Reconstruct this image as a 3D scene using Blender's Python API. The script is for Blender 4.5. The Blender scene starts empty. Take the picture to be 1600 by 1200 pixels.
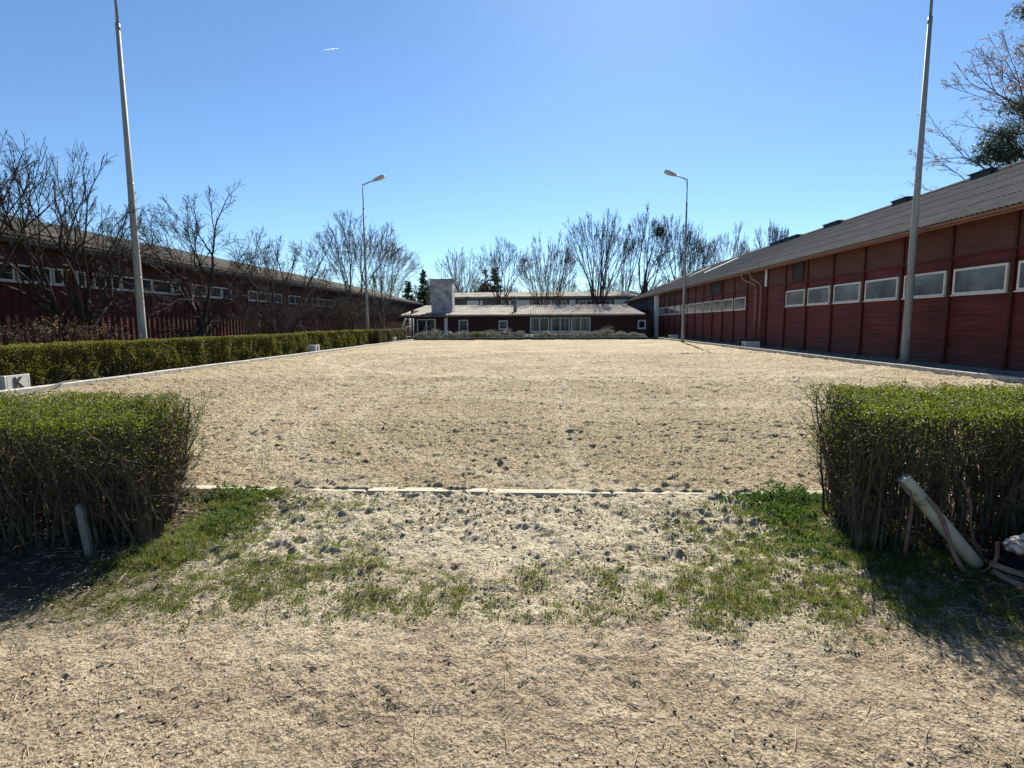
import bpy, math, random
import numpy as np
from mathutils import Matrix, Vector

S = bpy.context.scene
COL = S.collection
rad = math.radians

# ------------------------------------------------------------------ camera, sky, sun, exposure
CAM_H = 1.35
F_PX = 843.0
pitch, yaw, roll = rad(6.37), rad(2.71), rad(0.3)
fw = Vector((-math.sin(yaw)*math.cos(pitch), math.cos(yaw)*math.cos(pitch), -math.sin(pitch)))
rt = Vector((math.cos(yaw), math.sin(yaw), 0))
up = rt.cross(fw)
rt, up = rt*math.cos(roll)-up*math.sin(roll), up*math.cos(roll)+rt*math.sin(roll)
cam_data = bpy.data.cameras.new("camera")
cam = bpy.data.objects.new("camera", cam_data)
COL.objects.link(cam)
cam_data.sensor_fit = 'HORIZONTAL'
cam_data.sensor_width = 36.0
cam_data.lens = F_PX/1600*36
cam_data.clip_start = 0.05
cam_data.clip_end = 6000
m = Matrix.Identity(4)
for i in range(3):
    m[i][0], m[i][1], m[i][2] = rt[i], up[i], -fw[i]
m[2][3] = CAM_H
cam.matrix_world = m
S.camera = cam

SUN_AZ, SUN_EL = rad(9.7), rad(37.8)        # azimuth from +Y towards +X
w = bpy.data.worlds.new("World"); S.world = w; w.use_nodes = True
nt = w.node_tree
sky = nt.nodes.new('ShaderNodeTexSky'); sky.sky_type = 'NISHITA'; sky.sun_disc = False
sky.sun_elevation = SUN_EL; sky.sun_rotation = SUN_AZ
sky.air_density = 1.0; sky.dust_density = 0.15; sky.ozone_density = 1.9; sky.altitude = 300
bg = nt.nodes['Background']; bg.inputs['Strength'].default_value = 0.05
wbm = nt.nodes.new('ShaderNodeMix'); wbm.data_type = 'RGBA'; wbm.blend_type = 'MULTIPLY'; wbm.inputs[0].default_value = 1.0
wbm.inputs[7].default_value = (0.72, 0.92, 1.10, 1)          # the camera's cool white balance
nt.links.new(sky.outputs[0], wbm.inputs[6]); nt.links.new(wbm.outputs[2], bg.inputs[0])
sl = bpy.data.lights.new("sun", 'SUN'); sl.energy = 5.0; sl.angle = rad(0.53); sl.color = (1.0, 0.94, 0.84)
sun = bpy.data.objects.new("sun", sl); COL.objects.link(sun)
sd = Vector((math.sin(SUN_AZ)*math.cos(SUN_EL), math.cos(SUN_AZ)*math.cos(SUN_EL), math.sin(SUN_EL)))
sun.rotation_euler = sd.to_track_quat('Z', 'Y').to_euler()
sun.location = sd*50
S.view_settings.view_transform = 'Standard'
S.view_settings.look = 'None'
S.view_settings.exposure = 1.4
S.view_settings.gamma = 1
S.render.engine = 'CYCLES'
S.cycles.max_bounces = 6
S.cycles.transparent_max_bounces = 12

# ------------------------------------------------------------------ helpers
def tag(o, label=None, cat=None, group=None, kind=None):
    if label: o['label'] = label
    if cat: o['category'] = cat
    if group: o['group'] = group
    if kind: o['kind'] = kind
    return o

def empty(name, loc=(0, 0, 0), **k):
    o = bpy.data.objects.new(name, None); COL.objects.link(o)
    o.location = loc; o.empty_display_size = 0.2
    return tag(o, **k)

def mesh_np(name, V, faces, smooth=False):
    """faces: list of (m,k) int arrays"""
    V = np.asarray(V, np.float32)
    me = bpy.data.meshes.new(name)
    me.vertices.add(len(V)); me.vertices.foreach_set('co', V.ravel())
    fs = [np.asarray(f, np.int32) for f in faces if len(f)]
    loops = np.concatenate([f.ravel() for f in fs])
    tot = np.concatenate([np.full(len(f), f.shape[1], np.int32) for f in fs])
    start = np.concatenate([[0], np.cumsum(tot)[:-1]]).astype(np.int32)
    me.loops.add(len(loops)); me.loops.foreach_set('vertex_index', loops)
    me.polygons.add(len(tot))
    me.polygons.foreach_set('loop_start', start)
    try: me.polygons.foreach_set('loop_total', tot)
    except Exception: pass
    me.polygons.foreach_set('use_smooth', np.full(len(tot), smooth, bool))
    me.update(calc_edges=True)
    me.validate()
    return me

class MB:
    """collects shapes; build() links them as ONE mesh object"""
    def __init__(self, smooth=False): self.V=[]; self.F={}; self.n=0; self.smooth=smooth
    def add(self, V, *faces):
        V = np.asarray(V, float).reshape(-1, 3)
        for f in faces:
            f = np.asarray(f, int)
            if f.size: self.F.setdefault(f.shape[1], []).append(f+self.n)
        self.V.append(V); self.n += len(V); return self
    def box(self, x0, y0, z0, x1, y1, z1):
        V = [(x,y,z) for z in (z0,z1) for y in (y0,y1) for x in (x0,x1)]
        return self.add(V, [(0,2,3,1),(4,5,7,6),(0,1,5,4),(2,6,7,3),(0,4,6,2),(1,3,7,5)])
    def bbox(self, x0,y0,z0,x1,y1,z1,b=0.01):
        """box with bevelled edges (top and vertical)"""
        pr=[(x0+b,y0),(x1-b,y0),(x1,y0+b),(x1,y1-b),(x1-b,y1),(x0+b,y1),(x0,y1-b),(x0,y0+b)]
        ins=[(min(max(x,x0+b),x1-b),min(max(y,y0+b),y1-b)) for x,y in pr]
        V=[(x,y,z0) for x,y in pr]+[(x,y,z1-b) for x,y in pr]+[(x,y,z1) for x,y in ins]
        q=[(i,(i+1)%8,8+(i+1)%8,8+i) for i in range(8)]+[(8+i,8+(i+1)%8,16+(i+1)%8,16+i) for i in range(8)]
        self.add(V,q,[tuple(range(16,24))]);  return self
    def obox(self, o, U, Vv, N, u0,v0,n0,u1,v1,n1):
        o,U,Vv,N=[np.array(a,float) for a in (o,U,Vv,N)]
        P=[o+U*u+Vv*v+N*n for n in (n0,n1) for v in (v0,v1) for u in (u0,u1)]
        return self.add(P, [(0,2,3,1),(4,5,7,6),(0,1,5,4),(2,6,7,3),(0,4,6,2),(1,3,7,5)])
    def tube(self, path, r, k=8, cap=True):
        V,Q = tubes(np.array([path],float), np.array([r if np.ndim(r) else [r]*len(path)],float), k)
        n=len(path); self.add(V,Q)
        if cap:
            self.F.setdefault(k,[]).append(np.array([list(range(k))[::-1]])+self.n-len(V))
            self.F.setdefault(k,[]).append(np.array([[ (n-1)*k+i for i in range(k)]])+self.n-len(V))
        return self
    def extrude(self, prof, vec):
        P=np.array(prof,float); n=len(P)
        V=np.concatenate([P,P+np.array(vec,float)])
        return self.add(V,[(i,i+1,n+i+1,n+i) for i in range(n-1)])
    def loft(self, rings, caps=True):
        k=len(rings[0]); V=np.concatenate([np.array(r,float) for r in rings])
        q=[(j*k+i,j*k+(i+1)%k,(j+1)*k+(i+1)%k,(j+1)*k+i) for j in range(len(rings)-1) for i in range(k)]
        self.add(V,q)
        if caps:
            b=self.n-len(V)
            self.F.setdefault(k,[]).append(np.array([list(range(k))[::-1]])+b)
            self.F.setdefault(k,[]).append(np.array([[(len(rings)-1)*k+i for i in range(k)]])+b)
        return self
    def build(self, name, mat, parent=None, loc=None, **k):
        V=np.concatenate(self.V)
        if parent is not None: V=V-np.array(world_loc(parent))
        elif loc is not None: V=V-np.array(loc)
        fs=[np.concatenate(f) for f in self.F.values()]
        me=mesh_np(name,V,fs,self.smooth)
        return link(name,me,mat,parent,loc,**k)

SHIFT={}
def world_loc(o):
    while o.parent: o=o.parent
    if o.name in SHIFT: return Vector(SHIFT[o.name])
    l=Vector(o.location); 
    while o.parent: o=o.parent; l=l+Vector(o.location)
    return l
def link(name, me, mat, parent=None, loc=None, **k):
    o=bpy.data.objects.new(name,me); COL.objects.link(o)
    for mm in (mat if isinstance(mat,(list,tuple)) else [mat]): me.materials.append(mm)
    if parent is not None: o.parent=parent
    elif loc is not None: o.location=loc
    return tag(o,**k)

def unit(a): return a/np.maximum(np.linalg.norm(a,axis=-1,keepdims=True),1e-9)

def tubes(P, R, k=4):
    """P (m,n,3) R (m,n) -> verts, quads"""
    m,n,_=P.shape
    T=np.empty_like(P); T[:,1:-1]=P[:,2:]-P[:,:-2] if n>2 else T[:,1:-1]
    T[:,0]=P[:,1]-P[:,0]; T[:,-1]=P[:,-1]-P[:,-2]
    T=unit(T)
    d=unit(P[:,-1]-P[:,0])
    ref=np.where(np.abs(d[:,2:3])<0.8,np.array([[0,0,1.]]),np.array([[1.,0.12,0]]))[:,None,:]
    A=unit(np.cross(T,np.broadcast_to(ref,T.shape))); B=np.cross(T,A)
    a=np.arange(k)*2*math.pi/k
    ring=A[:,:,None,:]*np.cos(a)[None,None,:,None]+B[:,:,None,:]*np.sin(a)[None,None,:,None]
    V=(P[:,:,None,:]+ring*R[:,:,None,None]).reshape(-1,3)
    base=(np.arange(m)*n*k)[:,None,None]+(np.arange(n-1)*k)[None,:,None]
    i=np.arange(k)[None,None,:]; j=(np.arange(k)+1)%k
    j=j[None,None,:]
    Q=np.stack([base+i,base+j,base+k+j,base+k+i],-1).reshape(-1,4)
    return V,Q

def leaves(Cn, size, rng, aspect=0.55, flat=0.0, nrm=None, droop=0.0):
    """Cn (m,3) centres -> two-triangle folded leaf quads"""
    m=len(Cn)
    d=unit(rng.normal(size=(m,3))*np.array([1,1,1-flat*0.85]))
    nn=unit(rng.normal(size=(m,3))+ (np.array([0,0,2.5*flat]) if nrm is None else nrm*1.2))
    s=unit(np.cross(d,nn)); 
    L=(size*rng.uniform(0.65,1.25,m))[:,None]; Wd=L*aspect
    up_=np.cross(s,d)
    a=Cn-d*L*0.5; b=Cn+d*L*0.5
    l=Cn+s*Wd*0.5+up_*Wd*0.12; r=Cn-s*Wd*0.5+up_*Wd*0.12
    V=np.stack([a,l,b,r],1).reshape(-1,3)
    Q=np.arange(m*4).reshape(-1,4)
    return V,Q

# numpy value noise
def _h(ix,iy,seed):
    n=(ix.astype(np.int64)*374761393+iy.astype(np.int64)*668265263+seed*1274126177)&0xffffffff
    n=((n^(n>>13))*1274126177)&0xffffffff
    n=((n^(n>>16))*2246822519)&0xffffffff
    return ((n^(n>>15))&0xffff)/32767.5-1
def vn(x,y,seed=0):
    xi=np.floor(x); yi=np.floor(y); fx=x-xi; fy=y-yi
    fx=fx*fx*fx*(fx*(fx*6-15)+10); fy=fy*fy*fy*(fy*(fy*6-15)+10)
    a=_h(xi,yi,seed); b=_h(xi+1,yi,seed); c=_h(xi,yi+1,seed); d=_h(xi+1,yi+1,seed)
    return a+(b-a)*fx+(c-a)*fy+(a-b-c+d)*fx*fy
def fbm(x,y,sc,octv=4,seed=0,g=0.5):
    t=0; a=1; 
    ca,sa=math.cos(0.6),math.sin(0.6)
    for o in range(octv):
        t=t+a*vn(x/sc,y/sc,seed+o); a*=g; sc*=0.5
        x,y=x*ca-y*sa,x*sa+y*ca
    return t

# ------------------------------------------------------------------ materials
def mat(name, rough=0.8, spec=0.3):
    mt=bpy.data.materials.new(name); mt.use_nodes=True
    b=mt.node_tree.nodes['Principled BSDF']
    b.inputs['Roughness'].default_value=rough
    b.inputs['Specular IOR Level'].default_value=spec
    return mt,mt.node_tree,b
def ramp_noise(nt, cols, scale, detail=6, rough=0.6, coord='Object', pos=None, stretch=None, dist=0.0):
    tc=nt.nodes.new('ShaderNodeTexCoord'); no=nt.nodes.new('ShaderNodeTexNoise')
    no.inputs['Scale'].default_value=scale; no.inputs['Detail'].default_value=detail; no.inputs['Roughness'].default_value=rough
    no.inputs['Distortion'].default_value=dist
    src=tc.outputs[coord]
    if stretch:
        mp=nt.nodes.new('ShaderNodeMapping'); mp.inputs['Scale'].default_value=stretch
        nt.links.new(src,mp.inputs[0]); src=mp.outputs[0]
    nt.links.new(src,no.inputs['Vector'])
    cr=nt.nodes.new('ShaderNodeValToRGB'); el=cr.color_ramp.elements
    pos=pos or [0.3+0.4*i/(len(cols)-1) for i in range(len(cols))]
    while len(el)<len(cols): el.new(0.5)
    for e,p,c in zip(el,pos,cols): e.position=p; e.color=(*c,1)
    nt.links.new(no.outputs['Fac'],cr.inputs[0])
    return cr.outputs[0],no
def mixc(nt,a,b,fac,mode='MIX'):
    mx=nt.nodes.new('ShaderNodeMix'); mx.data_type='RGBA'; mx.blend_type=mode
    if hasattr(fac,'links') or not isinstance(fac,(int,float)): nt.links.new(fac,mx.inputs[0])
    else: mx.inputs[0].default_value=fac
    for s,i in ((a,6),(b,7)):
        if isinstance(s,tuple): mx.inputs[i].default_value=(*s,1)
        else: nt.links.new(s,mx.inputs[i])
    return mx.outputs[2]
def bump(nt,b,hs,dist=0.01,strength=0.6):
    prev=None
    for h in hs:
        bp=nt.nodes.new('ShaderNodeBump'); bp.inputs['Distance'].default_value=dist; bp.inputs['Strength'].default_value=strength
        nt.links.new(h,bp.inputs['Height'])
        if prev: nt.links.new(prev,bp.inputs['Normal'])
        prev=bp.outputs[0]
    nt.links.new(prev,b.inputs['Normal'])
def simple(name, cols, scale=3, rough=0.8, spec=0.3, bdist=0, bscale=None, stretch=None, metal=0, detail=6, pos=None, bstr=0.6):
    mt,nt,b=mat(name,rough,spec)
    c,no=ramp_noise(nt,cols,scale,detail,stretch=stretch,pos=pos)
    nt.links.new(c,b.inputs['Base Color']); b.inputs['Metallic'].default_value=metal
    if bdist:
        _,n2=ramp_noise(nt,[(0,0,0),(1,1,1)],bscale or scale*4,stretch=stretch)
        bump(nt,b,[n2.outputs['Fac']],bdist,bstr)
    return mt
def leafmat(name, c1, c2, c3=None, trans=0.45, rough=0.55, spec=0.25):
    mt=bpy.data.materials.new(name); mt.use_nodes=True; nt=mt.node_tree
    b=nt.nodes['Principled BSDF']; out=nt.nodes['Material Output']
    g=nt.nodes.new('ShaderNodeNewGeometry'); cr=nt.nodes.new('ShaderNodeValToRGB')
    el=cr.color_ramp.elements
    cs=[c1,c2]+([c3] if c3 else [])
    while len(el)<len(cs): el.new(0.5)
    for i,(e,c) in enumerate(zip(el,cs)): e.position=i/(len(cs)-1) if len(cs)<3 else (0,0.6,1)[i]; e.color=(*c,1)
    nt.links.new(g.outputs['Random Per Island'],cr.inputs[0])
    nt.links.new(cr.outputs[0],b.inputs['Base Color']); b.inputs['Roughness'].default_value=rough
    b.inputs['Specular IOR Level'].default_value=spec
    tr=nt.nodes.new('ShaderNodeBsdfTranslucent')
    hs=nt.nodes.new('ShaderNodeHueSaturation'); hs.inputs['Saturation'].default_value=1.15; hs.inputs['Value'].default_value=1.3
    nt.links.new(cr.outputs[0],hs.inputs['Color']); nt.links.new(hs.outputs[0],tr.inputs[0])
    mx=nt.nodes.new('ShaderNodeMixShader'); mx.inputs[0].default_value=trans
    nt.links.new(b.outputs[0],mx.inputs[1]); nt.links.new(tr.outputs[0],mx.inputs[2]); nt.links.new(mx.outputs[0],out.inputs[0])
    return mt

M={}
# arena sand
mt,nt,b=mat('sand',0.95,0.1)
c1,n1=ramp_noise(nt,[(0.265,0.22,0.145),(0.385,0.33,0.23)],9,8,0.75)
c2,n2=ramp_noise(nt,[(0.78,0.76,0.72),(1.1,1.1,1.1)],0.35,4,0.6)
c3,n3=ramp_noise(nt,[(0.36,0.32,0.27),(1.0,1.0,0.98),(1.5,1.46,1.38)],42,4,0.7,pos=[0.40,0.5,0.60])
c=mixc(nt,c1,c2,1.0,'MULTIPLY'); c=mixc(nt,c,c3,0.8,'MULTIPLY')
tc=nt.nodes.new('ShaderNodeTexCoord')
def arc(cx,cy,rad_,wd):
    ps=nt.nodes.new('ShaderNodeVectorMath'); ps.operation='DISTANCE'; mpp=nt.nodes.new('ShaderNodeMapping'); mpp.inputs['Scale'].default_value=(1,1,0)
    nt.links.new(tc.outputs['Object'],mpp.inputs[0]); nt.links.new(mpp.outputs[0],ps.inputs[0]); ps.inputs[1].default_value=(cx,cy,0)
    a_=nt.nodes.new('ShaderNodeMath'); a_.operation='SUBTRACT'; nt.links.new(ps.outputs['Value'],a_.inputs[0]); a_.inputs[1].default_value=rad_
    b_=nt.nodes.new('ShaderNodeMath'); b_.operation='ABSOLUTE'; nt.links.new(a_.outputs[0],b_.inputs[0])
    q=nt.nodes.new('ShaderNodeMapRange'); q.inputs['From Min'].default_value=0; q.inputs['From Max'].default_value=wd; q.inputs['To Min'].default_value=1; q.inputs['To Max'].default_value=0
    nt.links.new(b_.outputs[0],q.inputs[0]); return q.outputs[0]
wear=None
for args in ((2.2,8.6,5.6,0.30),(1.9,8.9,4.7,0.22),(2.4,9.6,6.7,0.28),(60.35,7,60.0,0.12),(3.0,18,9.0,0.5),(2.0,24,11.0,0.5)):
    o_=arc(*args)
    if wear is None: wear=o_
    else:
        mxn=nt.nodes.new('ShaderNodeMath'); mxn.operation='MAXIMUM'; nt.links.new(wear,mxn.inputs[0]); nt.links.new(o_,mxn.inputs[1]); wear=mxn.outputs[0]
_,nw=ramp_noise(nt,[(0,0,0),(1,1,1)],1.4,5)
mw=nt.nodes.new('ShaderNodeMath'); mw.operation='MULTIPLY'; nt.links.new(wear,mw.inputs[0]); nt.links.new(nw.outputs['Fac'],mw.inputs[1]); mw.use_clamp=True
m15=nt.nodes.new('ShaderNodeMath'); m15.operation='MULTIPLY'; m15.use_clamp=True; nt.links.new(mw.outputs[0],m15.inputs[0]); m15.inputs[1].default_value=0.75; mw=m15
c=mixc(nt,c,(0.48,0.42,0.31),mw.outputs[0])
nt.links.new(c,b.inputs['Base Color'])
_,n4=ramp_noise(nt,[(0,0,0),(1,1,1)],20,5,0.7)
bump(nt,b,[n4.outputs['Fac'],n3.outputs['Fac']],0.03,0.9)
M['sand']=mt
# trampled foreground: pale sand spilt by the kerb, brown earth nearer
mt,nt,b=mat('trampled_earth',0.95,0.1)
c1,n1=ramp_noise(nt,[(0.27,0.235,0.17),(0.41,0.37,0.28)],11,8,0.75)
c2,n2=ramp_noise(nt,[(0.165,0.13,0.09),(0.30,0.25,0.178)],3.2,8,0.7)
tc=nt.nodes.new('ShaderNodeTexCoord'); sx=nt.nodes.new('ShaderNodeSeparateXYZ'); nt.links.new(tc.outputs['Object'],sx.inputs[0])
nz=nt.nodes.new('ShaderNodeTexNoise'); nz.inputs['Scale'].default_value=1.6; nz.inputs['Detail'].default_value=6; nt.links.new(tc.outputs['Object'],nz.inputs['Vector'])
ma=nt.nodes.new('ShaderNodeMath'); ma.operation='MULTIPLY_ADD'; nt.links.new(nz.outputs['Fac'],ma.inputs[0]); ma.inputs[1].default_value=2.4; nt.links.new(sx.outputs['Y'],ma.inputs[2])
mr=nt.nodes.new('ShaderNodeMapRange'); mr.inputs['From Min'].default_value=3.1; mr.inputs['From Max'].default_value=4.3; nt.links.new(ma.outputs[0],mr.inputs[0])
c=mixc(nt,c2,c1,mr.outputs[0])
c3,n3=ramp_noise(nt,[(0.36,0.31,0.26),(1.0,1.0,0.98),(1.5,1.46,1.36)],75,3,0.65,pos=[0.40,0.5,0.60])
c=mixc(nt,c,c3,0.62,'MULTIPLY')
def mr_(src,a0,a1):
    q=nt.nodes.new('ShaderNodeMapRange'); q.inputs['From Min'].default_value=a0; q.inputs['From Max'].default_value=a1; nt.links.new(src,q.inputs[0]); return q.outputs[0]
def mth(op,a_,b_):
    q=nt.nodes.new('ShaderNodeMath'); q.operation=op
    for i_,v_ in enumerate((a_,b_)):
        if isinstance(v_,(int,float)): q.inputs[i_].default_value=v_
        else: nt.links.new(v_,q.inputs[i_])
    return q.outputs[0]
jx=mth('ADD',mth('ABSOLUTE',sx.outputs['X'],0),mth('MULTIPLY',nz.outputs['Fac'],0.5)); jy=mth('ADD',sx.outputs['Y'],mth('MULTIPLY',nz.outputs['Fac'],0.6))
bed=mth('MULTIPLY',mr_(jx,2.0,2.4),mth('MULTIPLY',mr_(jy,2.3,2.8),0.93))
c=mixc(nt,c,(0.045,0.034,0.022),bed)  # dark hedge soil, spread outward to put the hedges' shadow into the colour
nt.links.new(c,b.inputs['Base Color'])
_,n4=ramp_noise(nt,[(0,0,0),(1,1,1)],28,4,0.65)
bump(nt,b,[n4.outputs['Fac'],n3.outputs['Fac']],0.018,0.9)
M['earth']=mt
# outer ground
mt,nt,b=mat('outer_ground',0.95,0.1)
c1,_=ramp_noise(nt,[(0.07,0.085,0.03),(0.16,0.125,0.075)],1.2,8,0.7)
_,n4=ramp_noise(nt,[(0,0,0),(1,1,1)],14,8,0.75)
nt.links.new(c1,b.inputs['Base Color']); bump(nt,b,[n4.outputs['Fac']],0.04,0.8)
M['ground']=mt
M['concrete']=simple('weathered_concrete',[(0.24,0.225,0.195),(0.38,0.36,0.32),(0.47,0.45,0.40)],7,0.9,0.2,0.004,60,detail=10)
M['sandcon']=simple('sandy_concrete',[(0.30,0.27,0.205),(0.42,0.38,0.30)],7,0.95,0.1,0.004,60,detail=10)
M['dark_conc']=simple('dark_concrete',[(0.10,0.095,0.085),(0.20,0.19,0.17)],3,0.9,0.2,0.006,30)  # darker concrete for the barn-side path and plinth
mt,nt,b=mat('barn_red_paint',0.65,0.25)
c1,_=ramp_noise(nt,[(0.058,0.0095,0.007),(0.115,0.016,0.011),(0.165,0.030,0.022)],1.3,8,stretch=(1,0.5,6))
c2,_=ramp_noise(nt,[(0.7,0.7,0.7),(1.15,1.15,1.15)],0.45,4,stretch=(1,1,0.15)); c=mixc(nt,c1,c2,1.0,'MULTIPLY')
tc=nt.nodes.new('ShaderNodeTexCoord'); sx=nt.nodes.new('ShaderNodeSeparateXYZ'); nt.links.new(tc.outputs['Object'],sx.inputs[0])
mz=nt.nodes.new('ShaderNodeMapRange'); mz.inputs['From Min'].default_value=0.75; mz.inputs['From Max'].default_value=0.05; nt.links.new(sx.outputs['Z'],mz.inputs[0])
_,nd=ramp_noise(nt,[(0,0,0),(1,1,1)],5,6); md=nt.nodes.new('ShaderNodeMath'); md.operation='MULTIPLY'; nt.links.new(mz.outputs[0],md.inputs[0]); nt.links.new(nd.outputs['Fac'],md.inputs[1])
c=mixc(nt,c,(0.085,0.06,0.045),md.outputs[0])
_,ns=ramp_noise(nt,[(0,0,0),(1,1,1)],9,8,0.8,stretch=(1,0.6,3)); rs=nt.nodes.new('ShaderNodeMapRange'); rs.inputs['From Min'].default_value=0.66; rs.inputs['From Max'].default_value=0.74; nt.links.new(ns.outputs['Fac'],rs.inputs[0])
c=mixc(nt,c,(0.16,0.10,0.08),rs.outputs[0]); nt.links.new(c,b.inputs['Base Color'])
bump(nt,b,[ns.outputs['Fac']],0.003,0.5)
M['red']=mt
M['redpost']=simple('dark_red_batten',[(0.045,0.008,0.006),(0.075,0.012,0.009)],3,0.7)
M['redbrown']=simple('faded_brown_boards',[(0.075,0.029,0.02),(0.125,0.05,0.036)],2.5,0.75,0.3,0.002,30,stretch=(1,0.4,7),detail=8)
M['darkred']=simple('dark_red_sheet',[(0.042,0.006,0.0045),(0.085,0.010,0.007)],2.5,0.6,0.3,0.002,30,stretch=(1,4,0.5))
M['house']=simple('dark_brown_boards',[(0.045,0.018,0.017),(0.085,0.032,0.03)],3,0.75,0.3,0.003,40,stretch=(5,1,0.4))
M['slateboard']=simple('dark_slate_boards',[(0.045,0.048,0.055),(0.09,0.09,0.10)],3,0.8)
M['roof']=simple('dark_fibre_cement',[(0.06,0.057,0.054),(0.105,0.10,0.095),(0.16,0.15,0.13)],1.6,0.95,0.08,0.003,40,stretch=(0.6,3,0.6),detail=10)
M['roofpale']=simple('pale_fibre_cement',[(0.12,0.10,0.08),(0.25,0.23,0.20),(0.36,0.335,0.30)],1.1,0.95,0.05,0.003,40,detail=10,pos=[0.28,0.48,0.7])
M['roofbrown']=simple('lichen_brown_roof',[(0.20,0.17,0.125),(0.33,0.295,0.23)],1.8,0.9,0.2,0.003,40,detail=9)
M['rooflight']=simple('cloudy_roof_light',[(0.55,0.55,0.52),(0.72,0.72,0.70)],3,0.35,0.5)
M['white']=simple('white_paint',[(0.62,0.61,0.58),(0.80,0.79,0.76)],6,0.55,0.4,detail=8)
M['oldwhite']=simple('worn_white_paint',[(0.50,0.48,0.44),(0.74,0.72,0.67)],9,0.65,0.3,0.002,60,detail=9)
M['cream']=simple('weathered_cream_paint',[(0.36,0.30,0.20),(0.52,0.45,0.33)],9,0.8,0.2,0.002,60,stretch=(1,1,1),detail=9)
M['backing']=simple('dark_interior',[(0.02,0.022,0.025),(0.05,0.05,0.055)],1.5,0.8)  # unlit insides of windows and hatches put into the colour of flat panels
M['curtain']=simple('pale_curtain',[(0.45,0.44,0.42),(0.65,0.64,0.62)],3,0.9,stretch=(8,1,0.4))
M['gutter']=simple('salmon_gutter_paint',[(0.20,0.085,0.06),(0.28,0.125,0.09)],4,0.5,0.4)
M['steel']=simple('grey_steel',[(0.10,0.11,0.12),(0.17,0.18,0.19)],6,0.5,0.5)
M['pole']=simple('weathered_grey_pole',[(0.19,0.19,0.175),(0.31,0.31,0.285)],5,0.7,0.3,0.002,60,stretch=(2,2,0.3),detail=9)
M['lamp']=simple('aged_lamp_housing',[(0.30,0.30,0.27),(0.42,0.41,0.37)],5,0.5,0.4)
M['lens']=simple('cloudy_lamp_cover',[(0.45,0.43,0.36),(0.6,0.58,0.5)],5,0.25,0.5)
M['chim']=simple('stained_white_render',[(0.15,0.165,0.19),(0.32,0.325,0.33),(0.46,0.46,0.455)],1.8,0.9,0.2,0.004,30,detail=10,pos=[0.33,0.5,0.65])
M['black']=simple('black_paint',[(0.012,0.012,0.014),(0.03,0.03,0.032)],12,0.6)
M['bark']=simple('grey_bark',[(0.042,0.036,0.032),(0.10,0.085,0.072)],9,0.95,0.1,0.01,40,stretch=(2,2,0.4))
M['barkpale']=simple('pale_bark',[(0.12,0.10,0.085),(0.24,0.21,0.18)],7,0.95,0.1)
M['barkdark']=simple('dark_bark',[(0.024,0.021,0.020),(0.058,0.050,0.045)],9,0.95,0.1,0.01,40)
M['stem']=simple('hedge_stems',[(0.055,0.042,0.027),(0.125,0.10,0.068)],14,0.9,0.15)
M['leaf']=leafmat('hedge_leaf',(0.045,0.062,0.011),(0.090,0.116,0.017),(0.155,0.165,0.035),0.45)
M['leaffar']=leafmat('long_hedge_leaf',(0.05,0.058,0.010),(0.095,0.10,0.018),(0.15,0.14,0.034),0.4)
M['leafbrown']=leafmat('brown_hedge_leaf',(0.06,0.045,0.02),(0.085,0.075,0.03),(0.07,0.085,0.025),0.35)
M['drybrown']=leafmat('dry_leaf',(0.15,0.085,0.04),(0.24,0.15,0.07),(0.13,0.11,0.05),0.4)
M['grass']=leafmat('grass_blade',(0.042,0.070,0.014),(0.10,0.128,0.025),(0.24,0.215,0.09),0.45)
M['weed']=leafmat('weed_leaf',(0.022,0.05,0.012),(0.045,0.085,0.018),(0.08,0.12,0.03),0.4,0.75,0.08)
M['litter']=leafmat('leaf_litter',(0.06,0.04,0.022),(0.13,0.09,0.05),(0.22,0.16,0.09),0.2,0.9)
M['drygrass']=leafmat('dry_grass',(0.20,0.17,0.09),(0.32,0.27,0.16),None,0.3)
M['straw']=leafmat('straw',(0.34,0.27,0.16),(0.50,0.43,0.29),(0.22,0.16,0.10),0.15)
M['clod']=leafmat('soil_clod',(0.09,0.065,0.042),(0.26,0.20,0.13),(0.50,0.42,0.29),0.0,0.95,0.1)
M['sandclod']=leafmat('sand_clod',(0.22,0.17,0.11),(0.45,0.37,0.25),(0.62,0.53,0.38),0.0,0.95,0.1)
M['chip']=leafmat('wood_chip',(0.42,0.34,0.20),(0.62,0.54,0.37),(0.30,0.22,0.13),0.15,0.9,0.1)
M['needle']=leafmat('conifer_needle',(0.02,0.032,0.018),(0.034,0.05,0.026),(0.055,0.07,0.036),0.25)
M['shrub']=leafmat('grey_green_shrub',(0.07,0.078,0.066),(0.13,0.14,0.12),(0.24,0.24,0.215),0.3)
M['strap']=simple('brown_webbing',[(0.15,0.085,0.06),(0.26,0.16,0.115)],18,0.85,0.2,0.002,120)
M['plank']=simple('grey_timber',[(0.13,0.12,0.105),(0.24,0.22,0.19)],6,0.85,0.2,0.003,50,stretch=(1,6,6))
M['darkplank']=simple('dark_timber',[(0.045,0.045,0.047),(0.10,0.10,0.10)],5,0.8,0.2,0.003,50)
M['netting']=simple('black_netting',[(0.006,0.006,0.007),(0.020,0.020,0.021)],30,0.85,0.15,0.02,60)
M['cloth']=simple('white_rust_cloth',[(0.36,0.32,0.27),(0.50,0.45,0.39),(0.16,0.06,0.03)],22,0.9,0.2,0.01,40,pos=[0.3,0.5,0.6])
M['soil']=simple('planter_soil',[(0.07,0.055,0.04),(0.13,0.10,0.075)],8,0.95)
M['hose']=simple('black_rubber',[(0.02,0.02,0.02),(0.035,0.035,0.035)],5,0.6)
M['cloud']=leafmat('ice_trail',(0.9,0.9,0.9),(0.95,0.95,0.95),None,0.85,1.0,0.0)
mt,nt,b=mat('window_glass',0.06,0.6); out=nt.nodes['Material Output']
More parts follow.
